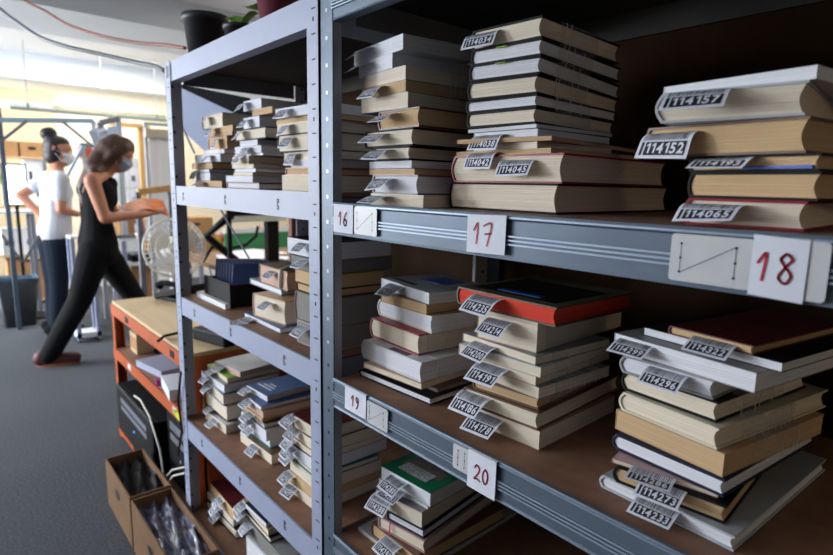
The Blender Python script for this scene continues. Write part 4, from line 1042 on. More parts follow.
wb_ = thing('whiteboard', 'tall white hanging sheet in a metal frame left of the white rack', 'screen', (-5.2, (w0.y+w1.y)/2, 0))
hw = (w1.y-w0.y)/2+.04
b = MB()
for yy in (-hw, hw-.025): b.box(-.015, .015, yy, yy+.025, 0, w1.z, M_GALV_LIGHT)
b.box(-.015, .015, -hw, hw, w1.z, w1.z+.025, M_GALV_LIGHT); b.box(-.15, .2, -hw, -hw+.03, 0, .03, M_GALV_LIGHT); b.box(-.15, .2, hw-.03, hw, 0, .03, M_GALV_LIGHT); b.build('frame', wb_)
b = MB(); b.grid([[(.017+.006*math.sin(i*2.1), -hw+.03+(2*hw-.06)*i/8, .55+(w1.z-.6)*j/3) for i in range(9)] for j in range(4)], mat('white_cloth', srgb(226, 228, 234), .8), True); b.build('white_sheet', wb_)
b = MB(); b.box(.02, .05, -hw, hw, w1.z-.1, w1.z-.03, mat('beige_roll', srgb(190, 180, 160), .7)); b.build('top_rail', wb_)
e0, e1 = onx(138, 192, -4.9), onx(167, 187, -4.9)
b = MB(); b.bar((e0.x, e0.y, e0.z), (e1.x, e1.y+.1, e1.z), .05, .05, mat('pale_wood', (0, 0, 0))); b.box(e0.x-.02, e0.x+.02, e0.y-.02, e0.y+.02, 0, e0.z, M_GALV_DARK); b.box(e1.x-.02, e1.x+.02, e1.y, e1.y+.04, 0, e1.z, M_GALV_DARK)
tag(b.build('trestle', None), 'narrow pale trestle bar in front of the hanging white sheet', 'trestle')

# ------------------------------------------------------------------ wall panel grid, steel frame, lamp and boxes at the far left
pn0, pn1 = onx(-20, 160, XF+.03), onx(52, 92, XF+.03)
b = MB(); b.box(0, .02, pn0.y-1.2, pn1.y, .0, pn1.z, mat('beige_panel', srgb(214, 194, 158), .7)); b.box(.02, .026, pn0.y-1.2, pn1.y, pn1.z-.22, pn1.z-.14, M_WHITE)
tag(b.build('partition_panel', None, (XF+.001, 0, 0)), 'beige partition panel against the far wall at left', 'panel')
b = MB()
g0, g1 = onx(140, 162, XF+.02), onx(168, 142, XF+.02)
zq0, zq1 = onx(150, 190, XF+.02).z, onx(150, 143, XF+.02).z
for k in range(5): yy = g0.y+(g1.y-g0.y)*k/4; b.box(0, .015, yy-.01, yy+.01, zq0, zq1, M_GALV_DARK)
for k in range(3): zz = zq0+(zq1-zq0)*k/2; b.box(.003, .018, g0.y, g1.y, zz-.01, zz+.01, M_GALV_DARK)
tag(b.build('wall_grid', None, (XF+.001, 0, 0)), 'thin grey wire grid fixed to the cream far wall', 'grid')
# cable tray with comb teeth hung from the ceiling
c0, c1 = onx(10, 106, -7.0), onx(166, 112.5, -7.0)
tr = thing('cable_tray', 'grey green comb toothed cable tray hung from the ceiling', 'tray', (-7.0, c0.y, c0.z))
Lr = c1.y-c0.y; M_TRAY = mat('grey_green_metal', srgb(92, 106, 102), .6)
b = MB(); b.box(-.02, .02, 0, Lr, -.03, 0, M_TRAY); b.build('rail', tr)
b = MB()
for k in range(60): yy = Lr*(k+.3)/60; b.box(-.015, .015, yy, yy+Lr*.006, 0, .045, M_TRAY)
b.build('comb_teeth', tr)
for f in (.10, .56, .93): b = MB(); b.tube([(0, Lr*f, 0), (0, Lr*f, ZC-c0.z)], .005, M_GALV_DARK, 6); b.build('hanger_rod', tr)
# steel work frame
s0, s1 = onx(-3, 122, -5.95), onx(93, 121, -5.95)
fr = thing('steel_frame', 'tall blue grey steel frame with diagonal braces at the left edge', 'frame', (0, 0, 0))
M_FR = mat('blue_grey_steel', srgb(150, 178, 200), .45)
f0, f1 = onx(4, 108, -5.95), onx(22, 325, -5.95)
b = MB(); b.bar((f0.x, f1.y-.02, 0), (f0.x, f1.y-.02, f0.z), .035, .035, mat('grey_post', srgb(84, 98, 112), .5)); b.build('post', fr)
b = MB(); b.bar((f0.x, s0.y-.2, s0.z), (f0.x, s1.y, s1.z), .04, .04, M_FR); b.build('top_bar', fr)
b = MB(); b.bar((f0.x, s1.y, 0), (f0.x, s1.y, s1.z), .035, .035, M_GALV_LIGHT); b.build('post', fr)
b = MB(); b.bar(onx(27, 121, -5.94), onx(0, 142, -5.94), .025, .025, M_GALV_DARK); b.bar(onx(63, 122, -5.94), onx(112, 162, -5.94), .02, .02, M_GALV_DARK); b.build('brace', fr)
b = MB(); b.bar(onx(24, 262, -5.94), onx(45, 225, -5.94), .022, .022, M_GALV_DARK); b.bar(onx(2, 235, -5.94), onx(22, 262, -5.94), .022, .022, M_GALV_DARK); b.build('brace', fr)
# bright light panel
l0, l1 = onx(6, 204, -6.43), onx(24, 166, -6.43)
lp = thing('light_panel', 'glowing white light panel on a stand behind the steel frame', 'lamp', (-6.43, (l0.y+l1.y)/2, 0))
hw = (l1.y-l0.y)/2
b = MB(); b.box(-.04, 0, -hw-.015, hw+.015, l0.z-.02, l1.z+.02, M_BLACK); b.build('housing', lp)
b = MB(); b.box(0, .006, -hw, hw, l0.z, l1.z, mat('lit_diffuser', (.9, .96, 1), .5, emit=(.72, .9, 1, 9))); b.build('diffuser', lp)
b = MB(); b.tube([(-.02, 0, l0.z-.02), (-.02, 0, 0.02)], .015, M_BLACK); b.box(-.15, .15, -.15, .15, 0, .02, M_BLACK); b.build('stand', lp)
# drafting lamp on the packing table
XQ = -5.66
q = onx(118, 122, XQ)
dl_ = thing('work_lamp', 'articulated work lamp with angled white reflector above the walking woman', 'lamp', (XQ, q.y, zt_+.0005))
def lb(name, fn):
    b = MB(); fn(b); return child_at_world(b.build(name), dl_)
lb('pole', lambda b: (b.bar((XQ, q.y, zt_+.03), (XQ, q.y, q.z+.05), .045, .045, M_GALV_LIGHT), b.box(XQ-.06, XQ+.05, q.y-.08, q.y+.08, zt_+.0005, zt_+.03, M_GALV_DARK)))
lb('arm', lambda b: (b.bar(onx(118, 119, XQ+.03), onx(99, 123, XQ+.06), .05, .05, M_GALV_DARK), b.bar(onx(99, 123, XQ+.06), onx(103, 134, XQ+.06), .04, .04, M_GALV_DARK)))
def refl(b):
    r_ = [onx(88, 131, XQ+.06), onx(103, 125, XQ+.06), onx(110, 136, XQ+.2), onx(97, 151, XQ+.2)]
    n_ = (r_[1]-r_[0]).cross(r_[3]-r_[0]).normalized()*.03; b.face(r_, M_GALV_DARK); b.face([p+n_ for p in r_][::-1], M_WHITE)
    for i in range(4): b.face([r_[i], r_[i]+n_, r_[(i+1) % 4]+n_, r_[(i+1) % 4]], M_GALV_LIGHT)
lb('reflector', refl)
def cardw(b):
    r_ = [onx(97, 130, XQ+.12), onx(105, 127, XQ+.12), onx(114, 143, XQ+.15), onx(103, 151, XQ+.2)]
    b.face(r_, M_PAPER); b.face([p-Vector((.006, 0, 0)) for p in r_][::-1], M_PAPER)
lb('white_card', cardw)
def cardb(b):
    r_ = [onx(107, 127, XQ+.18), onx(118, 126, XQ+.18), onx(119, 137, XQ+.18), onx(108, 138, XQ+.18)]
    b.face(r_, mat('pale_blue_card', srgb(190, 210, 236), .6)); b.face([p-Vector((.004, 0, 0)) for p in r_][::-1], mat('pale_blue_card', (0, 0, 0)))
lb('blue_card', cardb)
e0, e1 = onx(83, 146, -5.9), onx(67, 176, -5.9)
b = MB(); b.bar(e0, e1, .06, .02, M_FR); b.bar((e0.x, e0.y, 0.0), e0, .03, .03, M_GALV_LIGHT); tag(b.build('camera_arm'), 'pale blue slanting arm on a thin pole between the two women', 'stand')
q = onx(86, 153, -6.25)
b = MB(); b.box(-.05, .05, -.06, .06, -.05, .05, mat('red_plastic', srgb(200, 84, 60), .5)); b.box(-.05, .05, -.05, .04, .05, .09, M_GALV_DARK); b.tube([(0, 0, -.05), (0, 0, -q.z+.001)], .012, M_GALV_LIGHT)
tag(b.build('red_device', None, q), 'small red and grey device on a pole between the two women', 'device')

# boxes at far left: a shelf of cardboard boxes, white crates and a table
b0 = onx(0, 156, -7.2)
shf = shelf_table('storage_shelf', 'open storage shelf of boxes behind the woman in the white shirt', 'shelf', -7.45, -7.1, onx(-14, 200, -7.2).y, onx(48, 200, -7.2).y, [.05, onx(20, 255, -7.1).z, onx(20, 206, -7.1).z, b0.z], M_PLY, M_GALV_DARK, .03, .02)
xs_ = [(-10, 4), (4.5, 19.5), (20, 45)]
for k, (pa, pb) in enumerate(xs_):
    carton(-7.4, -7.12, onx(pa, 150, -7.12).y, onx(pb, 150, -7.12).y-.012, b0.z+.001, onx(20, 142, -7.12).z, 'brown cardboard box on the top of the storage shelf, %s' % ('at the left end', 'in the middle', 'at the right end')[k], hole=(k == 2), face='x', group='cardboard boxes on the storage shelf')
zz = onx(20, 206, -7.1).z
b = MB(); b.box(-.1, .1, -.1, .1, 0, .07, mat('green_crate', srgb(150, 200, 120), .6)); b.box(-.11, .11, -.11, .11, .07, .085, mat('green_crate', (0, 0, 0)))
p = onx(16, 166, -7.15); tag(b.build('green_crate', None, (-7.25, p.y-.08, zz+.231)), 'pale green box on white crates of the storage shelf', 'box')
for k, (pa, pb) in enumerate(((2, 22), (24, 45))):
    y0_, y1_ = onx(pa, 180, -7.12).y, onx(pb, 180, -7.12).y
    t = thing('white_crate', 'white box printed with black marks, %s on the storage shelf' % ('behind the light panel', 'beside the woman in white')[k], 'box', (-7.26, (y0_+y1_)/2, zz+.001), 0, 'white boxes on the storage shelf')
    hh = .23 if k == 0 else onx(30, 160, -7.12).z-zz
    b = MB(); w_ = (y1_-y0_)/2-.01; b.box(-.13, .13, -w_, w_, 0, hh, M_WHITE); bevel(b.build('box_body', t), .006)
    b = MB(); b.box(.1302, .131, -w_*.5, -w_*.2, hh*.5, hh*.75, M_INK); b.box(.1302, .131, w_*.1, w_*.6, hh*.2, hh*.4, M_GALV_DARK); b.build('printed_mark', t)
z_ = onx(20, 255, -7.1).z
for k, (pa, pb, m_) in enumerate(((1, 20, M_WHITE), (21, 44, M_WHITE))):
    y0_, y1_ = onx(pa, 240, -7.12).y, onx(pb, 240, -7.12).y
    b = MB(); b.box(-.13, .13, -(y1_-y0_)/2+.01, (y1_-y0_)/2-.01, 0, .26, m_); b.box(.1301, .131, -.05, .03, .1, .15, M_INK); b.box(-.135, .135, -(y1_-y0_)/2+.005, (y1_-y0_)/2-.005, .26, .275, m_)
    tag(b.build('white_crate', None, (-7.26, (y0_+y1_)/2, z_+.001)), 'lidded white box on the middle board of the storage shelf, %s' % ('left', 'right')[k], 'box', 'lidded white boxes on the storage shelf')
carton(-7.4, -7.12, onx(8, 270, -7.12).y, onx(24, 270, -7.12).y, .051, z_-.06, 'left brown box on the bottom of the storage shelf', hole=True, face='x', group='brown boxes on the shelf bottom')
carton(-7.4, -7.12, onx(25, 270, -7.12).y, onx(44, 270, -7.12).y, .051, z_-.09, 'right brown box on the bottom of the storage shelf', hole=True, face='x', group='brown boxes on the shelf bottom')
z_ = onx(20, 212, -6.45).z
shelf_table('trestle_table', 'white topped table behind the bin at the left edge', 'table', -6.98, -6.62, onx(-20, 210, -6.4).y, onx(37, 210, -6.4).y, [z_], M_WHITE, M_GALV_DARK)

# waste bin
p = onz(18, 324, 0)
bn = thing('waste_bin', 'dark waste bin lined with a pale bag at the left edge', 'bin', (-6.15, onx(18, 305, -6.15).y, 0))
def rrect(w, l, r, n=4):
    out = []
    for cx, cy, a0 in ((w-r, l-r, 0), (-w+r, l-r, 90), (-w+r, -l+r, 180), (w-r, -l+r, 270)):
        for k in range(n+1): a_ = math.radians(a0+90*k/n); out.append((cx+r*math.cos(a_), cy+r*math.sin(a_)))
    return out
hb = onx(20, 278, -6.15).z
b = MB(); rows = [[(p_[0], p_[1], z_) for p_ in rrect(w_, l_, .03)] for w_, l_, z_ in ((.10, .12, 0), (.12, .165, hb), (.115, .16, hb), (.095, .115, .01))]
b.grid(rows, mat('dark_bin', srgb(26, 30, 36), .5), True, False, True); b.face(rows[0][::-1], MATS['dark_bin']); b.build('bin_body', bn)
b = MB(); rnd = random.Random(8); rows = []
for w_, l_, z_ in ((.118, .163, hb-.03), (.124, .17, hb-.01), (.126, .172, hb+.012), (.11, .155, hb+.005), (.1, .14, hb-.08)):
    rows.append([(p_[0]*(1+rnd.uniform(-.01, .012)), p_[1]*(1+rnd.uniform(-.01, .012)), z_+rnd.uniform(-.012, .012)) for p_ in rrect(w_, l_, .03, 6)])
b.grid(rows, mat('pale_blue_bag', srgb(84, 112, 134), .25, alpha=.6), True, False, True); b.build('bin_bag', bn)
# ------------------------------------------------------------------ the two women
M_SKIN = mat('skin', srgb(188, 128, 100), .55, var=.04, scale=10)
M_MASK = mat('mask_cloth', srgb(186, 200, 216), .7)
M_HAIR_BROWN = mat('brown_hair', srgb(72, 44, 28), .5, var=.35, scale=30, stretch=(6, 6, .6))
M_HAIR_DARK = mat('dark_hair', srgb(38, 28, 28), .5, var=.3, scale=30, stretch=(6, 6, .6))
M_TANK = mat('black_jersey', srgb(14, 14, 17), .9, spec=.2)
M_TROUS = mat('black_trousers', srgb(17, 17, 20), .9, spec=.2)
M_TEE = mat('white_cotton', srgb(196, 197, 204), .85)
M_JEANS = mat('dark_denim', srgb(20, 29, 42), .9, spec=.2, var=.15, scale=40)

def hand(caps, wrist, fwd, palm, thumb_side, curl=.5, s=1.0):
    """palm, five unequal bent fingers and a side thumb; fwd along the fingers, palm = palm normal"""
    fwd = fwd.normalized(); palm = (palm-fwd*palm.dot(fwd)).normalized(); side = fwd.cross(palm)*thumb_side
    k = wrist+fwd*.085*s
    for o_ in (-.026, -.009, .009, .026): caps.append((wrist+fwd*.012+side*o_*.7*s, .013*s, k+side*o_*s, .0115*s))
    for o_, L_ in ((.029, .066), (.0105, .076), (-.0085, .07), (-.027, .054)):
        a = k+side*o_*s; d1 = (fwd*math.cos(curl*.5)+palm*math.sin(curl*.5)); d2 = (fwd*math.cos(curl*1.3)+palm*math.sin(curl*1.3)); d3 = (fwd*math.cos(curl*1.9)+palm*math.sin(curl*1.9))
        b_ = a+d1*L_*.45*s; c_ = b_+d2*L_*.32*s; e_ = c_+d3*L_*.25*s
        caps += [(a, .0095*s, b_, .0085*s), (b_, .0085*s, c_, .008*s), (c_, .008*s, e_, .0065*s)]
    t0 = wrist+fwd*.03*s+side*.026*s; t1 = t0+(fwd*.6+side*.75+palm*.25).normalized()*.04*s; t2 = t1+(fwd*.85+side*.3+palm*.45).normalized()*.032*s
    caps += [(wrist+fwd*.015*s, .014*s, t0, .013*s), (t0, .012*s, t1, .0105*s), (t1, .0105*s, t2, .008*s)]

def head(caps, c, face, up, s=1.0):
    """skull, jaw, nose, ears, brow and neck root around the centre c"""
    face = face.normalized(); up = (up-face*up.dot(face)).normalized(); side = face.cross(up)
    caps += [(c+up*.025*s-face*.015*s, .088*s, c+up*.03*s+face*.012*s, .082*s), (c+face*.025*s-up*.02*s, .07*s, c+face*.04*s-up*.075*s, .045*s),
             (c-up*.03*s, .065*s, c-up*.07*s+face*.01*s, .05*s), (c+face*.09*s+up*.005*s, .009*s, c+face*.108*s-up*.028*s, .013*s)]
    for q in (-1, 1):
        caps += [(c+side*q*.078*s+up*.0*s-face*.012*s, .012*s, c+side*q*.086*s+up*.03*s-face*.02*s, .014*s), (c+side*q*.03*s+face*.07*s-up*.04*s, .022*s, c+side*q*.05*s+face*.05*s-up*.02*s, .024*s),
                 (c+side*q*.014*s+face*.087*s+up*.026*s, .010*s, c+side*q*.045*s+face*.075*s+up*.028*s, .010*s)]
    caps.append((c+face*.086*s-up*.058*s-side*.02*s, .008*s, c+face*.086*s-up*.058*s+side*.02*s, .008*s))
    return face, up, side
def face_parts(par, c, face, up, side, s=1.0):
    for q in (-1, 1):
        b = MB(); e = c+face*.083*s+up*.008*s+side*q*.031*s
        T = Matrix.Translation(e); n = 10; rows = []
        for i in range(n+1):
            a_ = PI*i/n
            rows.append([e+side*.014*s*math.sin(a_)*math.cos(2*PI*j/n)+up*.009*s*math.sin(a_)*math.sin(2*PI*j/n)+face*.009*s*math.cos(a_) for j in range(n)])
        b.grid(rows, mat('eye_white', srgb(226, 222, 216), .3), True, False, True)
        rows = [[e+face*(.0092-.0006*i)*s+(side*math.cos(2*PI*j/n)+up*math.sin(2*PI*j/n))*.0055*s*i/1 for j in range(n)] for i in (0.05, 1)]
        b.grid(rows, mat('iris', srgb(50, 34, 26), .3), True, False, True)
        child_at_world(b.build('eye'), par)
        b = MB(); b.tube([e+side*x_*s+up*(.021+.004*(1-abs(x_)/.02))*s+face*.002*s for x_ in (-.02, -.01, 0, .01, .02)], .0035*s, M_HAIR_DARK, 6); child_at_world(b.build('eyebrow'), par)
def mask(par, c, face, up, side, m, s=1.0):
    b = MB(); rows = []
    for i in range(7):
        v = 1-i/6*2; row = []
        for j in range(11):
            u = -1+2*j/10; a_ = u*1.15
            r = (.098-.018*abs(v)**2-.012*max(0, -v))*s
            row.append(c+face*(.012*s+r*math.cos(a_))+side*(.088*s*math.sin(a_)*(.98-.18*max(0, -v)))+up*(-.045+.05*v-(.012*abs(u) if v > 0 else -.02*abs(u)))*s)
        rows.append(row)
    b.grid(rows, m, True)
    for q in (-1, 1):
        e = c+side*q*.09*s-face*.03*s+up*.012*s
        b.tube([rows[0][10 if q > 0 else 0], e, rows[6][10 if q > 0 else 0]], .0022*s, M_PAPER, 5)
    o = child_at_world(b.build('face_mask'), par); return o

# woman walking with an open book
X1 = -4.36
P1 = lambda px, py, dx=0.0: onx(px, py, X1+dx)
w1 = thing('person', 'woman in black sleeveless top and trousers walking with an open book', 'person', (X1, onz(70, 366, 0).y+.15, 0))
caps = []
hc = P1(117, 154, 0); fdir = Vector((.25, .86, -.48)); udir = Vector((.05, .45, .9))
fdir, udir, sdir = head(caps, hc, fdir, udir, 1.02)
neck = P1(103, 175, 0); caps += [(hc-udir*.06, .055, neck, .052)]
shR, shL = P1(92, 181, .165), P1(99, 182, -.165)
chest, waist, pel = P1(97, 197), P1(97, 224), P1(98, 246)
caps += [(neck, .055, shR, .048), (neck, .055, shL, .048), (neck, .06, chest, .1)]
for q in (-.07, .07): caps += [(chest+Vector((q, 0, 0)), .095, waist+Vector((q*.75, 0, 0)), .078), (waist+Vector((q*.75, 0, 0)), .078, pel+Vector((q, 0, 0)), .105)]
elR, wrR = P1(105, 218, .2), P1(146, 214, .12)
elL, wrL = P1(115, 216, -.2), P1(133, 208, -.07)
caps += [(shR, .05, elR, .038), (elR, .039, wrR, .026), (shL, .05, elL, .038), (elL, .039, wrL, .026)]
hand(caps, wrR, (P1(166, 212, .05)-wrR), Vector((0, 0, 1)), 1, .45)
hand(caps, wrL, (P1(150, 207, .02)-wrL), Vector((0, .2, -1)), -1, .35)
hipR, knR, anR = P1(96, 250, .085), P1(80, 300, .05), onz(49, 365, 0)+Vector((0, 0, .09))
hipL, knL = P1(101, 250, -.085), P1(131, 292, -.08)
anL = Vector((knL.x-.02, knL.y+.22, .09))
caps += [(hipR, .098, knR, .062), (knR, .062, anR, .042), (hipL, .098, knL, .062), (knL, .062, anL, .042)]
toR = Vector((anR.x+.055, anR.y+.155, .04)); toL = Vector((anL.x, anL.y+.17, .04))
caps += [(anR, .042, Vector((anR.x, anR.y-.03, .05)), .04), (Vector((anR.x, anR.y-.03, .05)), .042, toR, .034), (anL, .042, toL, .034)]
body = organic('body', caps, M_SKIN, w1, .0085, 3)
face_parts(w1, hc, fdir, udir, sdir, 1.02); mk = mask(w1, hc, fdir, udir, sdir, mat('grey_blue_mask', srgb(140, 154, 176), .7), 1.05)
# hair: long, loose, brown
bk_ = lambda f, u, q: hc+fdir*f+udir*u+sdir*q
hcaps = [(bk_(-.02, .04, 0), .098, bk_(.012, .055, 0), .080), (bk_(-.04, .0, 0), .098, bk_(-.055, -.06, 0), .085), (bk_(.03, .075, 0), .035, bk_(.05, .07, 0), .026)]
for q in (-1, 1): hcaps += [(bk_(.02, .055, .055*q), .045, bk_(-.012, -.02, .078*q), .042), (bk_(-.012, -.02, .078*q), .042, bk_(-.045, -.13, .07*q), .03)]
pb = P1(96, 168, .02); pc_ = P1(86, 186, .03); pd = P1(84, 204, .04)
hcaps += [(bk_(-.055, -.06, 0), .085, pb, .075), (pb, .07, pc_, .055), (pc_, .055, pd, .022)]
hcaps += [(bk_(-.03, -.05, -.05), .05, P1(95, 172, .1), .04), (P1(95, 172, .1), .04, P1(85, 192, .1), .02)]
organic('hair', hcaps, M_HAIR_BROWN, w1, .010, 3)
# clothes
tcaps = []
for q in (-.075, .075): tcaps += [(chest+Vector((q, 0, .03)), .098, waist+Vector((q*.75, 0, 0)), .088), (waist+Vector((q*.75, 0, 0)), .09, pel+Vector((q, 0, .02)), .113), (pel+Vector((q, 0, .02)), .113, pel+Vector((q, 0, -.03)), .11)]
tcaps += [(shR+Vector((-.055, 0, .012)), .03, chest+Vector((.07, .02, .05)), .07), (shL+Vector((.055, 0, .012)), .03, chest+Vector((-.07, .02, .05)), .07), (chest+Vector((-.06, .035, -.01)), .082, chest+Vector((.06, .035, -.01)), .082), (chest+Vector((-.075, -.01, .055)), .085, chest+Vector((.075, -.01, .055)), .085), (chest+Vector((-.085, -.015, .09)), .06, chest+Vector((.085, -.015, .09)), .06), (neck+Vector((.045, .03, -.06)), .05, chest+Vector((.05, .045, .04)), .085), (neck+Vector((-.045, .03, -.06)), .05, chest+Vector((-.05, .045, .04)), .085), (neck+Vector((.05, -.03, -.05)), .045, chest+Vector((.05, -.03, .05)), .085), (neck+Vector((-.05, -.03, -.05)), .045, chest+Vector((-.05, -.03, .05)), .085)]
organic('tank_top', tcaps, M_TANK, w1, .010, 3)
pcaps = [(pel+Vector((.06, 0, .0)), .108, hipR, .108), (pel+Vector((-.06, 0, .0)), .108, hipL, .108), (hipR, .108, knR, .075), (knR, .075, anR+Vector((0, 0, -.03)), .066), (hipL, .108, knL, .075), (knL, .075, anL+Vector((0, 0, -.03)), .066)]
organic('trousers', pcaps, M_TROUS, w1, .010, 3)
M_SHOE = mat('dark_red_leather', srgb(84, 36, 40), .5); M_SOLE = mat('tan_sole', srgb(150, 96, 66), .6)
for an, to in ((anR, toR), (anL, toL)):
    hl = Vector((an.x, an.y-.045, .05)); dd = Vector((to.x-hl.x, to.y-hl.y, 0)).normalized()
    organic('shoe', [(hl, .05, Vector((to.x, to.y, .044)), .044), (hl+Vector((0, 0, .02)), .046, Vector((an.x, an.y, .085)), .05)], M_SHOE, w1, .009, 2)
    b = MB(); sd = Vector((-dd.y, dd.x, 0)); n_ = 20; rows = []
    for zz in (0.0, .018):
        row = []
        for k in range(n_):
            a_ = 2*PI*k/n_; mid = (hl+to)/2; row.append((mid.x+dd.x*.135*math.cos(a_)+sd.x*.05*math.sin(a_), mid.y+dd.y*.135*math.cos(a_)+sd.y*.05*math.sin(a_), zz))
        rows.append(row)
    b.grid(rows, M_SOLE, True, False, True); b.face(rows[0][::-1], M_SOLE); b.face(rows[1], M_SOLE); child_at_world(b.build('shoe_sole'), w1)
# the open book she reads
k0, k1, k2, k3 = P1(121, 205, -.16), P1(163, 200, -.16), P1(170, 216, .1), P1(131, 212.5, .1)
ob = thing('open_book', 'orange covered picture book held open by the walking woman', 'book', (k0+k1+k2+k3)/4)
o0 = Vector(ob.location); nz_ = (k1-k0).cross(k3-k0).normalized(); nz_ = nz_ if nz_.z > 0 else -nz_
def bil(u, v): return (k0*(1-u)+k1*u)*(1-v)+(k3*(1-u)+k2*u)*v-o0+nz_*(.022*math.cos((u-.5)*PI))
b = MB(); b.grid([[bil(i/10, j/3)-nz_*.004 for i in range(11)] for j in range(4)], mat('orange_cover', srgb(206, 96, 40), .5), True); b.build('cover', ob)
b = MB(); b.grid([[bil(.03+.94*i/10, .04+.92*j/3)+nz_*.012*abs(math.sin(PI*i/10)) for i in range(11)] for j in range(4)], mat('printed_page', srgb(206, 106, 40), .6, var=.35, scale=14), True); b.build('page_block', ob)

# woman standing with a hand on her hip
X2 = -5.63
P2 = lambda px, py, dx=0.0: onx(px, py, X2+dx)
w2 = thing('person', 'woman with dark hair bun, white T-shirt and jeans standing hand on hip', 'person', (X2, onz(56, 328, 0).y, 0))
caps = []
hc = P2(59, 152, 0); fdir = Vector((.35, .92, -.12)); udir = Vector((0, .1, 1))
fdir, udir, sdir = head(caps, hc, fdir, udir, 1.0)
neck = P2(56, 170); caps.append((hc-udir*.06, .055, neck, .05))
shR, shL = P2(61, 180, .175), P2(49, 178, -.175)
chest, waist, pel = P2(56, 192), P2(56, 218), P2(55, 238)
caps += [(neck, .055, shR, .05), (neck, .055, shL, .05), (neck, .06, chest, .1)]
for q in (-.07, .07): caps += [(chest+Vector((q, 0, 0)), .1, waist+Vector((q*.8, 0, 0)), .088), (waist+Vector((q*.8, 0, 0)), .088, pel+Vector((q, 0, 0)), .11)]
elR, wrR = P2(61, 209, .21), P2(77, 214, .08)
elL, wrL = P2(20, 195, -.2), P2(40, 214, -.12)
caps += [(shR, .05, elR, .038), (elR, .039, wrR, .026), (shL, .05, elL, .038), (elL, .039, wrL, .026)]
hand(caps, wrR, Vector((-.25, 1, .05)), Vector((-.3, 0, -1)), 1, .5)
hand(caps, wrL, Vector((.25, .7, -.5)), Vector((.5, .4, -.2)), -1, .6)
hipR, knR, anR = P2(58, 244, .085), P2(59, 283, .085), P2(57, 322, .08)
hipL, knL, anL = P2(52, 244, -.085), P2(54, 283, -.085), P2(54, 320, -.1)
anR.z = max(anR.z, .08); anL.z = .085
caps += [(hipR, .1, knR, .062), (knR, .062, anR, .042), (hipL, .1, knL, .062), (knL, .062, anL, .042)]
toes = [Vector((a_.x+.06, a_.y+.16, .04)) for a_ in (anR, anL)]
for a_, t_ in zip((anR, anL), toes): caps += [(a_, .042, Vector((a_.x, a_.y-.03, .05)), .04), (Vector((a_.x, a_.y-.03, .05)), .042, t_, .034)]
organic('body', caps, M_SKIN, w2, .0085, 3)
face_parts(w2, hc, fdir, udir, sdir); mask(w2, hc, fdir, udir, sdir, mat('white_mask', srgb(222, 224, 230), .7), 1.04)
bk_ = lambda f, u, q: hc+fdir*f+udir*u+sdir*q
hcaps = [(bk_(-.025, .045, 0), .096, bk_(.002, .062, 0), .078), (bk_(-.03, .0, 0), .097, bk_(-.035, -.04, 0), .08), (bk_(-.07, .06, 0), .05, bk_(-.075, .125, 0), .03)]
bun = bk_(-.085, .135, 0); hcaps += [(bun+Vector((0, -.012, 0)), .052, bun+Vector((0, .014, .012)), .05)]
organic('hair', hcaps, M_HAIR_DARK, w2, .010, 3)
tcaps = []
for q in (-.075, .075): tcaps += [(chest+Vector((q, 0, .03)), .108, waist+Vector((q*.85, 0, 0)), .108), (waist+Vector((q*.85, 0, 0)), .108, pel+Vector((q, 0, .06)), .122)]
tcaps += [(neck+Vector((.03, 0, -.03)), .055, shR, .064), (neck+Vector((-.03, 0, -.03)), .055, shL, .064), (shR, .066, shR.lerp(elR, .55), .06), (shL, .066, shL.lerp(elL, .5), .06), (chest+Vector((-.06, .03, 0)), .09, chest+Vector((.06, .03, 0)), .09)]
organic('t_shirt', tcaps, M_TEE, w2, .010, 3)
pcaps = [(pel+Vector((.055, 0, .02)), .112, hipR, .112), (pel+Vector((-.055, 0, .02)), .112, hipL, .112), (hipR, .112, knR, .074), (knR, .074, anR+Vector((0, 0, -.03)), .064), (hipL, .112, knL, .074), (knL, .074, anL+Vector((0, 0, -.03)), .064)]
organic('jeans', pcaps, M_JEANS, w2, .010, 3)
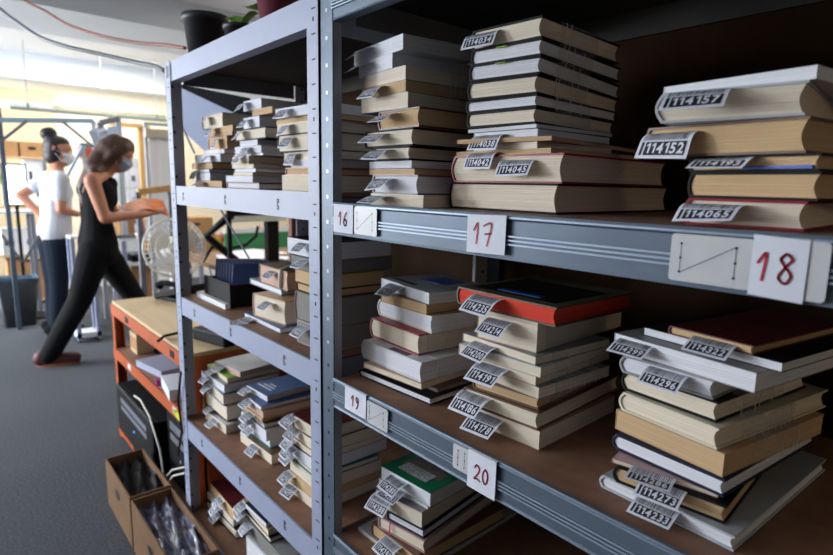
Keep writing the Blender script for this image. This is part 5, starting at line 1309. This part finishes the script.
for a_, t_ in zip((anR, anL), toes):
    organic('shoe', [(Vector((a_.x-.012, a_.y-.045, .052)), .054, Vector((t_.x, t_.y, .042)), .042)], M_BLACK_MATTE, w2, .009, 2)

# ------------------------------------------------------------------ light
w = bpy.data.worlds.new('world'); scene.world = w; w.use_nodes = True
bg = w.node_tree.nodes['Background']; bg.inputs[0].default_value = (.62, .78, 1.0, 1); bg.inputs[1].default_value = 1.2
def area(name, loc, size, sy, e, col, rot):
    l = bpy.data.lights.new(name, 'AREA'); l.shape = 'RECTANGLE'; l.size = size; l.size_y = sy; l.energy = e; l.color = col
    o = bpy.data.objects.new(name, l); COL.objects.link(o); o.location = loc; o.rotation_euler = rot; return o
area('window_and_fill_light', (-6.5, YL-.12, 1.68), 1.7, 1.4, 500, (.86, .93, 1.0), (PI/2, 0, 0))
area('window_and_fill_light', (-4.1, YL-.12, 1.68), 1.7, 1.4, 74, (.84, .90, 1.0), (PI/2, 0, 0))
area('ceiling_fill_light', (-6.7, 1.6, ZC-.03), 1.2, 1.2, 60, (1.0, .93, .82), (0, 0, 0))  # warm fill added to brighten the far wall, no fixture
area('ceiling_fill_light', (-3.9, 2.6, ZC-.03), .8, .8, 25, (1.0, .93, .82), (0, 0, 0))  # second warm fill added for the far zone
area('ceiling_fill_light', (-2.0, -1.7, ZC-.03), 1.0, .6, 11, (.94, .96, 1.0), (0, 0, 0))  # unseen fill added to lift the shelf boards and book tops
area('window_and_fill_light', (2.3, -1.9, 1.6), 2.0, 1.3, 1.5, (.74, .84, 1.0), (0, PI/2, 0))  # bluish fill added out of view; the near wall has no window
for z_ in (1.52, 1.12):
    l = bpy.data.lights.new('warm_lamp', 'POINT'); l.energy = 1.0; l.color = (1, .74, .4); l.shadow_soft_size = .04
    o = bpy.data.objects.new('warm_lamp', l); COL.objects.link(o); o.location = (.5, 1.02, z_)
scene.view_settings.view_transform = 'Standard'
scene.view_settings.look = 'None'
scene.view_settings.exposure = 0.0
scene.cycles.use_denoising = True
scene.cycles.max_bounces = 10
scene.cycles.transparent_max_bounces = 16
scene.cycles.sample_clamp_indirect = 8
